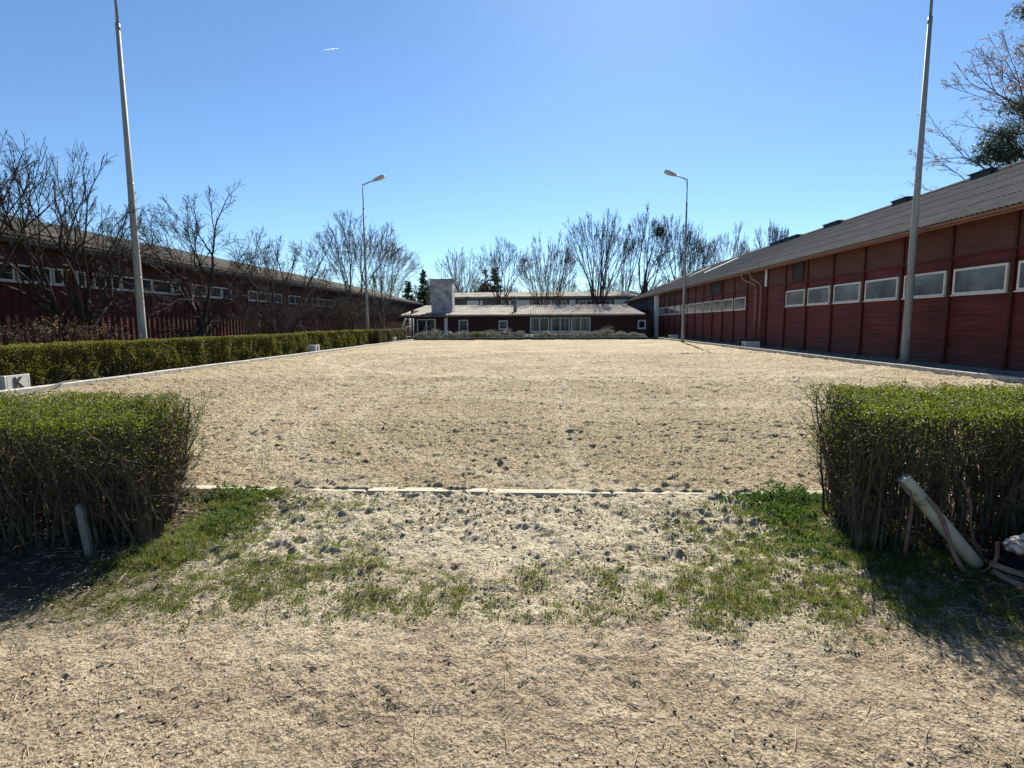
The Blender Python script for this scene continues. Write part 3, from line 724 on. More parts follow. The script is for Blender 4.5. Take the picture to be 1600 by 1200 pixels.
letter_box(10.62,11.3,44.0,44.5,0.42,'M','-x','white letter box at the far end of the barn, beyond the right lamp post',0.32)
letter_box(-1.05,-0.35,45.55,45.95,0.36,'C','-y','pale box with letter C among grey shrubs in front of the house',0.30,z0=0.12)

# ------------------------------------------------------------------ planter and shrubs at the far end
pl=MB()
for k in range(8):
    a=-10.1+k*2.42; pl.bbox(a,45.05+0.09*k,-0.1,a+2.40,45.25+0.09*k,0.20,0.015)
pl.build('planter_edging',M['darkplank'],label='low dark timber edging along the shrub bed at the far end',cat='edging',loc=(-1,45.3,0))
so=MB(); so.add([(-10.1,45.2,0.12),(9.3,45.9,0.12),(9.3,47.9,0.12),(-10.1,47.9,0.12)],[(0,1,2,3)]); so.build('shrub_bed',M['soil'],kind='structure')
shr=[(658,22,519),(678,38,514),(703,24,518),(727,38,515),(746,22,518),(765,32,515),(789,30,514.5),(811,28,518),(838,24,521),(858,36,516),(880,26,519),(902,34,517),(924,30,518),(945,36,511.5),(968,28,518),(990,32,519)]
desc=['small grey-green shrub at the left end of the far bed','wide grey-green shrub before the left double window of the house','small rounded shrub in front of the white post of the house','wide grey shrub below the narrow tall window','darker green shrub right of the narrow tall window','frosty grey shrub between the narrow and the small square window','frosty grey shrub below the small square window','low shrub just left of the letter C box','low blue-green mound just right of the letter C box','grey shrub below the left big white window','low grey shrub left of the middle big window','wide grey shrub below the middle big window','grey shrub below the right big white window','tallest pale shrub of the far bed, right of the big windows','low grey shrub left of the small right-end window','low spreading shrub at the right end of the far bed']
for i,(px,wd,ty) in enumerate(shr):
    Yc=46.3+0.06*i; sc=Yc/843; x=(px-840)*sc; wq=wd*sc*0.55; hh=CAM_H-(ty-506.5+ (px-840)*0.0052)*sc-0.1
    r=np.random.default_rng(300+i)
    t=empty('garden_shrub',(x,Yc,0.1),label=desc[i],cat='shrub',group='shrubs in the far bed')
    n=1500; d=unit(r.normal(size=(n,3))); d[:,2]=np.abs(d[:,2])
    lump=1+0.16*np.sin(d[:,0]*5+i)+0.14*np.sin(d[:,1]*6+2*i)+0.1*np.sin(d[:,2]*9+i)
    rr=(r.uniform(0.35,1,n)**0.5)*lump
    Cn=np.array((x,Yc,0.14))+d*rr[:,None]*np.array((wq,0.5,hh*0.88))
    f=MB(); f.add(*leaves(Cn,0.085,r,0.45)); f.build('foliage',M['leaffar'] if i in (4,) else M['shrub'],t)
    sg=MB(); m_=14; th=r.uniform(0,6.28,m_); e=np.stack([x+np.cos(th)*wq*0.6,Yc+np.sin(th)*0.3,np.full(m_,0.1+hh*0.6)],1); st=np.tile(np.array((x,Yc,0.08)),(m_,1))
    sg.add(*tubes(np.stack([st,(st+e)/2+np.array((0,0,0.06)),e],1),np.tile([0.014,0.01,0.006],(m_,1)),4)); sg.build('stem',M['stem'],t)

# ------------------------------------------------------------------ long left hedges
def long_hedge(x0,x1,y0,y1,h,n,size,mt,label,seed,stems):
    r=np.random.default_rng(seed)
    t=empty('clipped_hedge',((x0+x1)/2,(y0+y1)/2,0),label=label,cat='hedge',group='clipped hedges along the left kerb')
    W_,L_=x1-x0,y1-y0
    areas=np.array([L_*h,L_*h*0.6,L_*W_,W_*h,W_*h]); k=r.choice(5,n,p=areas/areas.sum())
    u=r.uniform(0,1,n); v=r.uniform(0,1,n)**0.85; dep=np.abs(r.normal(0,0.075,n))
    X=np.where(k==0,x1-dep,np.where(k==1,x0+dep,x0+u*W_)); 
    Y=np.where(k<=2,y0+r.uniform(0,1,n)*L_,np.where(k==3,y0+dep,y1-dep))
    Z=np.where(k==2,h-dep*0.7,0.03+v*(h-0.03))
    bulge=0.055*fbm(Y,Z,0.5,3,seed)+0.02*fbm(Y,Z,0.13,2,seed+3); X=X+np.where(k==0,bulge,np.where(k==1,-bulge,0)); Z=Z+np.where(k==2,0.03*fbm(X,Y,0.35,3,seed+9)+0.012,0)
    # thin the lower part a little
    keep=r.uniform(0,1,n)<np.clip(0.45+Z/h*0.8+0.35*fbm(Y,Z,0.4,2,seed+5),0,1)
    f=MB(); f.add(*leaves(np.stack([X,Y,Z],1)[keep],size,r,0.6,0.1)); f.build('leaves',M[mt],t)
    m_=stems; a=np.stack([r.uniform(x0+0.12,x1-0.12,m_),r.uniform(y0+0.05,y1-0.05,m_),np.full(m_,-0.05)],1)
    e=a+np.stack([r.normal(0,0.13,m_),r.normal(0,0.13,m_),r.uniform(0.75,1.0,m_)*h],1); e[:,0]=np.clip(e[:,0],x0+0.02,x1-0.02)
    mid=(a+e)/2+r.normal(0,0.03,(m_,3))
    sg=MB(); sg.add(*tubes(np.stack([a,mid,e],1),np.tile([0.014,0.011,0.006],(m_,1)),4)); sg.build('branches',M['stem'],t)
long_hedge(-12.0,-11.22,7.2,26.0,0.93,125000,0.042,'leaffar','long clipped green hedge, nearest of the three along the left kerb',11,2600)
long_hedge(-12.45,-11.6,27.2,37.6,0.98,45000,0.055,'leaffar','clipped green hedge behind the letter E box, middle of the left row',12,1300)
long_hedge(-12.2,-11.2,37.75,46.2,0.98,30000,0.055,'leafbrown','brownish sparse clipped hedge at the far end of the left row',13,1100)

# ------------------------------------------------------------------ near hedges: stems with leaf caps
def near_hedge(base_poly,h_front,h_back,nst,nleaf,label,seed,xr,sparse_end):
    """base_poly(u,v)->(x,y): u along, v 0 front 1 back"""
    r=np.random.default_rng(seed)
    cx,cy=base_poly(0.3,0.5)
    t=empty('clipped_hedge',(float(cx),float(cy),0),label=label,cat='hedge',group='leafless-footed hedges beside the arena entrance')
    m_=nst; u=r.uniform(0,1,m_); v=r.uniform(0.05,0.95,m_)
    u[:int(m_*0.12)]=r.uniform(0,0.04,int(m_*0.12))
    bx,by=base_poly(u,v)
    hh=h_front+(h_back-h_front)*v
    a=np.stack([bx,by,np.full(m_,-0.03)],1)
    lean=r.normal(0,0.055,(m_,2)); lean[:,0]+= sparse_end*np.clip(0.12-u,0,1)*1.6
    H_=hh*r.uniform(0.72,1.03,m_)
    n=6; ts=np.linspace(0,1,n); P=np.zeros((m_,n,3)); wob=r.normal(0,0.032,(m_,n,2)).cumsum(1)*ts[None,:,None]
    for j,tt in enumerate(ts):
        P[:,j,0]=a[:,0]+lean[:,0]*tt**1.3+wob[:,j,0]; P[:,j,1]=a[:,1]+lean[:,1]*tt**1.3+wob[:,j,1]; P[:,j,2]=a[:,2]+H_*tt
    r0=0.0032+0.011*r.beta(1.3,2.6,m_); R=r0[:,None]*(1-0.62*ts)[None,:]
    sg=MB(); V,Q=tubes(P,R,5); sg.add(V,Q)
    # side twigs
    tips=[P[:,-1],P[:,-2]]
    for lev,(nc,ln,rr_) in enumerate(((7,0.19,0.0036),(4,0.11,0.0021))):
        src=P if lev==0 else P2
        mm,nn=src.shape[:2]
        par=np.repeat(np.arange(mm),nc); pos=np.clip(r.uniform(0.22,1,mm*nc),0,0.98)*(nn-1)
        i0=pos.astype(int); fr=(pos-i0)[:,None]; st=src[par,i0]*(1-fr)+src[par,i0+1]*fr
        tg=unit(src[par,i0+1]-src[par,i0]); d=unit(tg*0.75+r.normal(0,0.75,(mm*nc,3)))
        d2=unit(d+np.array((0,0,0.55)))
        L_=(ln*r.uniform(0.35,1.15,mm*nc))[:,None]
        P2_=np.stack([st,st+d*L_*0.5,st+d*L_*0.5+d2*L_*0.5],1)
        P2_[:,:,2]=np.minimum(P2_[:,:,2],(h_back+0.02)+r.normal(0,0.012,(mm*nc,1)))
        rv=(rr_*r.uniform(0.6,1.1,mm*nc))[:,None]*np.array([1,0.75,0.45])[None]
        sg.add(*tubes(P2_,rv,3)); P2=P2_
        tips.append(P2_[:,-1]); tips.append(P2_[:,1])
    sg.build('branches',M['stem'],t)
    T=np.concatenate(tips)
    # leaves: thick on the clipped top, thinning downward, and scattered on twig tips
    k=int(nleaf*0.62); u=r.uniform(0,1,k)**1.0; v=r.uniform(-0.04,1.04,k); bx,by=base_poly(u,v); hv=h_front+(h_back-h_front)*v
    by=by+r.normal(0,0.02,k); bx=bx+sparse_end*0+r.normal(0,0.02,k)
    z=hv+0.022*fbm(bx,by,0.16,3,seed)+0.012-np.abs(r.normal(0,0.045,k))
    keep=r.uniform(0,1,k)<np.clip(0.75+0.5*fbm(bx,by,0.2,2,seed+2)-np.clip(0.09-u,0,1)*9*(1 if sparse_end<0 or True else 0)*0.55,0.05,1)
    C1=np.stack([bx,by,z],1)[keep]
    wgt=np.clip((T[:,2]/h_back-0.25),0.0,1)**1.9+0.03; k2=nleaf-k
    C2=T[r.choice(len(T),k2,p=wgt/wgt.sum())]+r.normal(0,0.014,(k2,3))
    f=MB(); V,Q=leaves(np.concatenate([C1,C2]),0.0155,r,0.55,0.15); f.add(V,Q); f.build('leaves',M['leaf'],t)
def lerp(a,b,t): return a+(b-a)*t
def poly_r(u,v):
    xa=lerp(1.80,2.16,v)+0.0*u; return xa+u*(5.6-xa), lerp(3.02,4.02,v)+0*u
def poly_l(u,v):
    xa=lerp(-2.30,-2.78,v)+0.0*u; return xa-u*(6.2+xa), lerp(3.0,4.02,v)+0*u
near_hedge(poly_r,0.86,0.885,860,105000,'leafy-topped clipped hedge right of the entrance, with a white rail leaning on it',21,None,-0.1)
near_hedge(poly_l,0.78,0.825,900,105000,'leafy-topped clipped hedge left of the entrance, with a thin stake at its foot',22,None,0.12)

# ------------------------------------------------------------------ trees
def branch(P,R,nc,t0,lf,spread,trop,r,n=5,rf=0.55,rmin=0.004,wob=0.12,lenbase=None,tpow=1.0):
    mm,nn,_=P.shape
    par=np.repeat(np.arange(mm),nc); K=mm*nc
    tt=t0+(0.99-t0)*((np.tile(np.arange(nc),mm)+r.uniform(0,1,K))/nc)
    pos=tt*(nn-1); i0=np.minimum(pos.astype(int),nn-2); fr=(pos-i0)[:,None]
    st=P[par,i0]*(1-fr)+P[par,i0+1]*fr
    rp=R[par,i0]*(1-fr[:,0])+R[par,i0+1]*fr[:,0]
    tg=unit(P[par,i0+1]-P[par,i0])
    plen=np.linalg.norm(np.diff(P,axis=1),axis=2).sum(1)[par]
    rv=r.normal(size=(K,3)); pv=unit(rv-tg*(rv*tg).sum(1,keepdims=True))
    ang=spread*r.uniform(0.6,1.25,K)
    d=tg*np.cos(ang)[:,None]+pv*np.sin(ang)[:,None]
    L=plen*lf*(1.15-0.6*tt**tpow)*r.uniform(0.6,1.2,K)
    out=np.zeros((K,n,3)); out[:,0]=st; cur=d.copy()
    for j in range(1,n):
        cur=unit(cur+np.array((0,0,trop))+r.normal(0,wob,(K,3)))
        out[:,j]=out[:,j-1]+cur*(L/(n-1))[:,None]
    r1=np.maximum(rp*rf*r.uniform(0.7,1.0,K),rmin)
    rad_=r1[:,None]*np.linspace(1,0.45,n)[None]
    rad_=np.maximum(rad_,rmin*0.7)
    return out,rad_
def split(P,R,k,L,ang,trop,r,out=0.0,n=4,rmin=0.003,wob=0.08,droop=0.0):
    """every branch forks into k at its tip; the first fork carries on"""
    m=len(P); K=m*k; par=np.repeat(np.arange(m),k); j=np.tile(np.arange(k),m)
    st=P[par,-1]; tg=unit(P[:,-1]-P[:,-2])[par]
    rv=r.normal(size=(m,3)); t0=unit(P[:,-1]-P[:,-2]); u=unit(np.cross(t0,rv)); v=np.cross(t0,u)
    az=2*math.pi*j/k+r.normal(0,0.35,K)
    a=ang*r.uniform(0.6,1.25,K)*np.where(j==0,0.55,1.0)
    d=tg*np.cos(a)[:,None]+(u[par]*np.cos(az)[:,None]+v[par]*np.sin(az)[:,None])*np.sin(a)[:,None]
    o=st*np.array((1,1,0.35)); d=unit(d+unit(o+1e-6)*out)
    LL=L*r.uniform(0.65,1.2,K)*np.where(j==0,1.1,0.95)
    Q=np.zeros((K,n,3)); Q[:,0]=st; cur=unit(tg*0.45+d*0.55)
    for i in range(1,n):
        cur=unit(cur*0.5+d*0.5+np.array((0,0,trop))*i+r.normal(0,wob,(K,3)))
        Q[:,i]=Q[:,i-1]+cur*(LL/(n-1))[:,None]
    r1=np.maximum(R[par,-1]*np.where(j==0,0.92,0.72)*r.uniform(0.85,1.0,K),rmin)
    return Q,np.maximum(r1[:,None]*np.linspace(1,0.78,n)[None],rmin)
def tree_geo(seed,H,spread,stems=1,trunk=0.22,first=3,depth=5,ang=0.5,trop=0.05,ratio=0.82,out=0.15,twigs=(4,3),tl=0.5,r0=0.16,rmin=0.004,skirt=0):
    r=np.random.default_rng(seed); rm=rmin/H
    P=np.zeros((stems,5,3)); az=r.uniform(0,6.28)+np.arange(stems)*6.28/max(stems,1)
    for s_ in range(stems):
        tilt=(0.06 if stems==1 else 0.42)*r.uniform(0.6,1.2); cur=np.array((math.cos(az[s_])*tilt,math.sin(az[s_])*tilt,1.0)); P[s_,0]=(0.012*math.cos(az[s_]),0.012*math.sin(az[s_]),-0.02)
        for j in range(1,5):
            cur/=np.linalg.norm(cur); P[s_,j]=P[s_,j-1]+cur*trunk*r.uniform(0.8,1.15)/4; cur=cur+r.normal(0,0.07,3)+np.array((0,0,0.06))
    R=np.tile(np.array([1.25,1.0,0.92,0.86,0.82]),(stems,1))*(r0/H)
    lv=[]; A,B=P,R; L=0.24
    for d in range(depth+1):
        A,B=split(A,B,first if d==0 else 2,L,ang*(1.15 if d==0 else 1.0),trop,r,out if d else out*1.5,n=5 if d<2 else 4,rmin=rm*1.3)
        lv.append((A,B)); L*=ratio
    if skirt:                                       # long low boughs that hang a little
        S0,S1=branch(P,R,skirt,0.5,1.5,1.35,-0.02,r,n=5,rmin=rm*1.5,rf=0.35); lv.insert(0,(S0,S1))
        S0,S1=branch(S0,S1,5,0.3,0.5,0.6,-0.03,r,n=4,rmin=rm*1.2); lv.insert(1,(S0,S1))
    tw=[]; src=lv[1:]
    n_=min(len(x[0]) for x in src)
    for (a,b_) in src:
        q,w_=branch(a[:,-4:] if a.shape[1]>4 else a,b_[:,-4:] if b_.shape[1]>4 else b_,twigs[0],0.1,tl,0.75,trop*1.2,r,n=3,rmin=rm,wob=0.16)
        tw.append((q,w_))
        if twigs[1]: tw.append(branch(q,w_,twigs[1],0.25,0.5,0.7,trop,r,n=3,rmin=rm*0.85,wob=0.16))
    allp=np.concatenate([a[:,-1] for a,_ in lv+tw])
    c=np.array((*(0.5*(np.percentile(allp[:,:2],2,axis=0)+np.percentile(allp[:,:2],98,axis=0))),0))
    zmax=np.percentile(allp[:,2],99.8); ex=0.5*(np.percentile(allp[:,:2],98.5,axis=0)-np.percentile(allp[:,:2],1.5,axis=0)).mean()
    sc=np.array((spread/2/ex,spread/2/ex,H/zmax))
    sh=lambda a: (a-c*np.clip(a[...,2:3]/0.5,0,1))*sc
    tr=MB(True); tr.add(*tubes(sh(P),R*H,8)); cr=MB(True); tips=[]
    for i,(a,b_) in enumerate(lv): cr.add(*tubes(sh(a),b_*H,6 if i<2 else 4))
    for a,b_ in tw: cr.add(*tubes(sh(a),b_*H,3)); tips.append(sh(a)[:,-1]); tips.append(sh(a)[:,1])
    return tr,cr,np.concatenate(tips)
def bare_tree(x,y,label,seed,H,spread,bark='bark',leaf=None,nleaf=0,lsize=0.05,rz=0,**k):
    tr,cr,tips=tree_geo(seed,H,spread,**k)
    t=empty('bare_tree',(x,y,-0.1),label=label,cat='tree',group='bare trees around the yard'); t.rotation_euler=(0,0,rz)
    for nm,mb_ in (('trunk',tr),('crown',cr)):
        V=np.concatenate(mb_.V); me=mesh_np(nm,V,[np.concatenate(f) for f in mb_.F.values()],True); link(nm,me,M[bark],t)
    if leaf:
        r=np.random.default_rng(seed+1); Cn=tips[r.choice(len(tips),nleaf)]+r.normal(0,lsize*0.4,(nleaf,3))
        V,Q=leaves(Cn,lsize,r,0.5); link('leaves',mesh_np('leaves',V,[Q]),M[leaf],t)
    return t
bare_tree(-14.5,16.6,'many-stemmed bare tree left of the near left lamp post, before the stable',41,7.1,6.2,'barkdark',stems=3,trunk=0.24,first=4,depth=4,ang=0.66,trop=0.0,out=0.35,twigs=(5,3),tl=0.6,r0=0.11,rmin=0.006,skirt=4)
bare_tree(-14.0,21.8,'rounded bare tree just right of the near left lamp post, before the stable',42,7.3,5.8,'barkdark',stems=1,trunk=0.22,first=5,depth=5,ang=0.6,trop=0.0,out=0.25,twigs=(5,3),tl=0.6,r0=0.15,rmin=0.0065,skirt=14)
bare_tree(-15.6,13.0,'bare tree at the left picture edge, only its branch ends showing',43,6.6,5.4,'barkdark',stems=2,trunk=0.3,first=3,depth=4,ang=0.55,out=0.25,twigs=(4,3),r0=0.12,rmin=0.006)
bare_tree(-13.9,29.0,'small twiggy bare tree halfway along the stable, right of the rounded bare tree',44,6.3,5.6,'bark',stems=3,trunk=0.24,first=3,depth=4,ang=0.5,twigs=(5,3),r0=0.10,rmin=0.006,skirt=4)
bare_tree(-13.9,40.5,'tall bare tree directly behind the far left lamp post',45,9.9,7.2,'bark',stems=1,trunk=0.2,first=5,depth=6,ang=0.55,trop=0.02,out=0.22,twigs=(4,3),r0=0.15,rmin=0.008)
bare_tree(-13.9,49.0,'pale fine-twigged bare tree right of the far left lamp post',46,10.6,6.8,'barkpale',stems=1,trunk=0.16,first=5,depth=6,ang=0.62,trop=0.02,out=0.3,twigs=(4,3),r0=0.14,rmin=0.008)
bare_tree(-12.5,86,'wide pale bare tree rising behind the white chimney',47,13.6,9.8,'barkpale',stems=2,trunk=0.18,first=4,depth=6,ang=0.7,trop=0.02,out=0.3,twigs=(4,3),r0=0.2,rmin=0.010)
bare_tree(-4.6,71,'forked bare tree behind the flue pipe, between two conifers',48,12.6,6.6,'bark',stems=1,trunk=0.32,first=5,depth=6,ang=0.68,trop=0.02,out=0.3,twigs=(4,2),r0=0.2,rmin=0.009)
bare_tree(1.25,70.6,'bushy upright tree holding brown leaves, behind the middle of the house',62,12.9,7.0,'bark',leaf='drybrown',nleaf=2600,lsize=0.12,stems=3,trunk=0.14,first=4,depth=5,ang=0.62,trop=0.04,out=0.35,twigs=(5,3),r0=0.12,rmin=0.009)
bare_tree(7.8,70.8,'tall fan-shaped bare tree with many trunks, behind the right part of the house',50,15.8,8.8,'barkdark',stems=4,trunk=0.3,first=3,depth=5,ang=0.6,trop=0.02,out=0.35,twigs=(4,3),r0=0.17,rmin=0.010)
bare_tree(18.2,86,'tall bare tree with a dark round nest, left of the far right lamp post',51,19.8,8.2,'barkdark',stems=1,trunk=0.34,first=5,depth=6,ang=0.66,trop=0.02,out=0.3,twigs=(4,3),r0=0.28,rmin=0.012)
bare_tree(23.4,87,'tall bare tree directly behind the far right lamp post',52,18.0,9.0,'barkdark',stems=2,trunk=0.24,first=4,depth=6,ang=0.66,trop=0.02,out=0.3,twigs=(4,3),r0=0.23,rmin=0.012)
bare_tree(31.2,88,'pale bare tree above the barn roof, left of the first ridge vents',53,16.6,8.6,'barkpale',stems=2,trunk=0.25,first=4,depth=6,ang=0.66,trop=0.02,out=0.3,twigs=(4,3),r0=0.22,rmin=0.012)
bare_tree(36.6,88,'bare tree peeking over the barn ridge beside the ridge vents',54,16.8,8.6,'bark',stems=2,trunk=0.25,first=4,depth=6,ang=0.66,trop=0.02,out=0.3,twigs=(4,3),r0=0.22,rmin=0.012)
bare_tree(31.6,34.4,'budding bare tree behind the barn at the right picture edge',58,18.5,17.5,'bark',leaf='drybrown',nleaf=10000,lsize=0.11,stems=1,trunk=0.34,first=5,depth=5,ang=0.8,trop=0.02,out=0.5,twigs=(4,2),r0=0.3,rmin=0.010,skirt=10)
bare_tree(13.8,84,'slim dark bare tree between the fan-shaped tree and the nest tree',56,15.0,4.6,'bark',stems=1,trunk=0.35,first=3,depth=5,ang=0.3,trop=0.07,twigs=(4,3),r0=0.2,rmin=0.011)
bare_tree(25.9,90,'thin bare tree at the right of the far right lamp post, above the barn end',57,16.4,7,'bark',stems=1,trunk=0.3,first=4,depth=5,ang=0.36,trop=0.06,twigs=(4,3),r0=0.22,rmin=0.012)
# the wood far behind, one mass
wd=MB(True); rr_=np.random.default_rng(400)
var=[tree_geo(500+k,1.0*(10+k*0.6),6+0.4*k,stems=1+k%2,trunk=0.2,first=4,depth=4,ang=0.42,trop=0.05,twigs=(4,2),r0=0.16,rmin=0.016)[:2] for k in range(6)]
for k in range(48):
    tr,cr=var[k%6]; sc_=rr_.uniform(0.6,0.92)
    off=np.array((-36+k*1.75+rr_.normal(0,0.6),rr_.uniform(98,118),-0.1)); a_=rr_.uniform(0,6.28); Rm=np.array(((math.cos(a_),-math.sin(a_),0),(math.sin(a_),math.cos(a_),0),(0,0,1)))
    for mb_ in (tr,cr): wd.add(np.concatenate(mb_.V)@Rm.T*sc_+off,*[np.concatenate(f_) for f_ in mb_.F.values()])
wd.build('woodland',M['bark'],kind='stuff',label='leafless woodland in the distance behind the buildings',cat='woodland',loc=(0,105,0))
# nest
r=np.random.default_rng(77); n=900; d=unit(r.normal(size=(n,3)))*(r.uniform(0.2,1,n)**0.4)[:,None]*0.75
nx_,ny_,nz_=18.7,85.5,15.2
f=MB(); f.add(*leaves(np.array((nx_,ny_,nz_))+d,0.22,r,0.25)); st=np.array((nx_,ny_,nz_))+unit(r.normal(size=(160,3)))*0.7; en=st+r.normal(0,0.5,(160,3)); f.add(*tubes(np.stack([st,en],1),np.full((160,2),0.02),3))
f.build('nest',M['drybrown'] if False else M['needle'],loc=(nx_,ny_,nz_-0.7),label='dark round clump high in the tall bare tree left of the right lamp post',cat='nest')

# bare shrubs under the trees on the left
for i,(x,y,H,sp,lb_) in enumerate(((-13.6,26.0,2.6,3.6,'tangled bare shrub under the small twiggy tree by the stable'),(-13.7,33.0,3.4,5.0,'dense bare thicket before the stable, behind the middle hedge'),(-13.8,37.0,3.4,4.6,'bare thicket just left of the far left lamp post foot'),(-13.7,43.5,3.4,5.0,'bare thicket just right of the far left lamp post foot'),(-14.2,46.8,3.8,5.0,'bare thicket at the far end of the left hedges'))):
    tr,cr,tips=tree_geo(90+i,H,sp,stems=6,trunk=0.3,first=3,depth=3,ang=0.5,twigs=(5,3),r0=0.035,rmin=0.005)
    t=empty('bare_shrub',(x,y,-0.05),label=lb_,cat='shrub',group='bare thickets by the stable')
    for nm,mb_ in (('stem',tr),('twigs',cr)):
        V=np.concatenate(mb_.V); link(nm,mesh_np(nm,V,[np.concatenate(f_) for f_ in mb_.F.values()],True),M['bark'],t)
tr,cr,tips=tree_geo(97,1.7,3.0,stems=6,trunk=0.3,first=3,depth=3,ang=0.5,twigs=(4,2),r0=0.03,rmin=0.004)
t=empty('leafy_shrub',(-14.3,15.2,-0.05),label='orange-brown leafed shrub behind the hedge at the left picture edge',cat='shrub')
for nm,mb_ in (('stem',tr),('twigs',cr)):
    V=np.concatenate(mb_.V); link(nm,mesh_np(nm,V,[np.concatenate(f_) for f_ in mb_.F.values()],True),M['bark'],t)
r=np.random.default_rng(98); Cn=tips[r.choice(len(tips),1100)]+r.normal(0,0.03,(1100,3)); V,Q=leaves(Cn,0.055,r,0.6); link('leaves',mesh_np('leaves',V,[Q]),M['drybrown'],t)

# conifers
def conifer_mesh(seed,H,Rb,whorls,per,clump,nsz):
    r=np.random.default_rng(seed); tr=MB(True); tr.tube([(0,0,-0.2),(0,0,H*0.5),(0,0,H)],[0.018*H,0.011*H,0.003*H],8)
    Ps=[];Cn=[]
    for i in range(whorls):
        tt=0.14+0.85*i/whorls; z=H*(tt+r.normal(0,0.012)); rr=Rb*(1-tt)**0.75*r.uniform(0.75,1.15)+0.12*Rb
        for a in r.uniform(0,6.28,per):
            L=rr*r.uniform(0.6,1.15); rise=0.15*L if tt>0.6 else -0.12*L
            z=z+r.normal(0,0.022*H); p0=np.array((0,0,z)); p2=np.array((math.cos(a)*L,math.sin(a)*L,z+rise+r.normal(0,0.05*L))); p1=(p0+p2)/2+np.array((0,0,-0.05*L)); Ps.append((p0,p1,p2))
            n=max(4,int(clump*L/Rb)); s=r.uniform(0.3,1.03,n)[:,None]; c_=p0*(1-s)+p2*s; Cn.append(c_+r.normal(0,0.09*L+0.04,(n,3))*np.array((1,1,0.6)))
    cr=MB(); V,Q=tubes(np.array(Ps),np.tile([0.006*H,0.004*H,0.002*H],(len(Ps),1)),3); cr.add(V,Q)
    lf=MB(); lf.add(*leaves(np.concatenate(Cn),nsz,r,0.32)); 
    return tr,cr,lf
def mk(mb_,nm): return mesh_np(nm,np.concatenate(mb_.V),[np.concatenate(f_) for f_ in mb_.F.values()],mb_.smooth)
con=[]
for sd_,Rb in ((1,2.3),(2,3.2)):
    a,b_,c_=conifer_mesh(sd_,10,Rb,20,10,95,0.36); con.append((mk(a,'trunk'),mk(b_,'branches'),mk(c_,'foliage')))
for tri in con:
    tri[0].materials.append(M['barkdark']); tri[1].materials.append(M['barkdark']); tri[2].materials.append(M['needle'])
def conifer(x,y,H,v,wx,label,rz):
    x*=1.12; y*=1.12; H=1.35+(H-1.35)*1.12
    t=empty('conifer',(x,y,-0.1),label=label,cat='conifer',group='conifers behind the house'); t.rotation_euler=(0,0,rz); t.scale=(wx*H/10,wx*H/10,H/10)
    for nm,me in zip(('trunk','branches','foliage'),con[v]):
        o=bpy.data.objects.new(nm,me); COL.objects.link(o); o.parent=t
conifer(-18.6,78,7.6,0,1.0,'small dark conifer left of the white chimney, above the stable end',0.4)
conifer(-17.0,81,9.4,0,0.9,'pointed dark conifer just left of the white chimney',1.7)
conifer(-7.6,80,8.8,1,0.9,'dark conifer right of the white chimney',0.9)
conifer(-6.0,78,9.4,0,0.9,'slim dark conifer between chimney and forked bare tree',3.3)
conifer(16.2,84,7.2,0,1.0,'short dark conifer beside the barn roof tip',4.1)
# pine at the right edge: rounded clumps on a bare trunk
r=np.random.default_rng(60); PX,PY=30.2,36.0; t=empty('pine_tree',(PX,PY,-0.1),label='dark pine with dense needle clumps behind the barn roof, right picture edge',cat='pine')
tr=MB(True); tr.tube([(PX,PY,-0.1),(PX-0.1,PY,8),(PX+0.1,PY-0.1,15),(PX,PY,23)],[0.36,0.3,0.2,0.08],10); tr.build('trunk',M['barkdark'],t)
Cn=[];Ps=[]
for (cx_,cy_,cz_,rr_) in ((27.7,35.8,11.9,0.9),(28.6,36.0,12.7,1.25),(28.3,35.6,11.3,1.0),(29.4,36.2,11.7,1.2),(27.1,35.7,11.2,0.6),(29.6,36,14.4,1.1),(31.2,36,13.5,1.6),(31.4,36,16.5,1.6),(29.4,35.9,19.9,0.9),(31,36.1,20,1.6),(30.4,36,23,1.3)):
    n=int(1700*rr_**2); d=unit(r.normal(size=(n,3)))*(r.uniform(0,1,n)**0.45)[:,None]*rr_*np.array((1,1,0.6)); d*= (1+0.4*np.sin(d[:,:1]*4)*np.cos(d[:,1:2]*5+d[:,2:]*3)); Cn.append(np.array((cx_,cy_,cz_))+d)
    Ps.append((np.array((PX,PY,cz_-1.6)),np.array(((cx_+PX)/2,cy_,cz_-0.9)),np.array((cx_,cy_,cz_))))
b_=MB(); b_.add(*tubes(np.array(Ps),np.tile([0.09,0.06,0.03],(len(Ps),1)),6)); b_.build('branches',M['barkdark'],t)
f=MB(); f.add(*leaves(np.concatenate(Cn),0.17,r,0.28)); f.build('foliage',M['needle'],t)

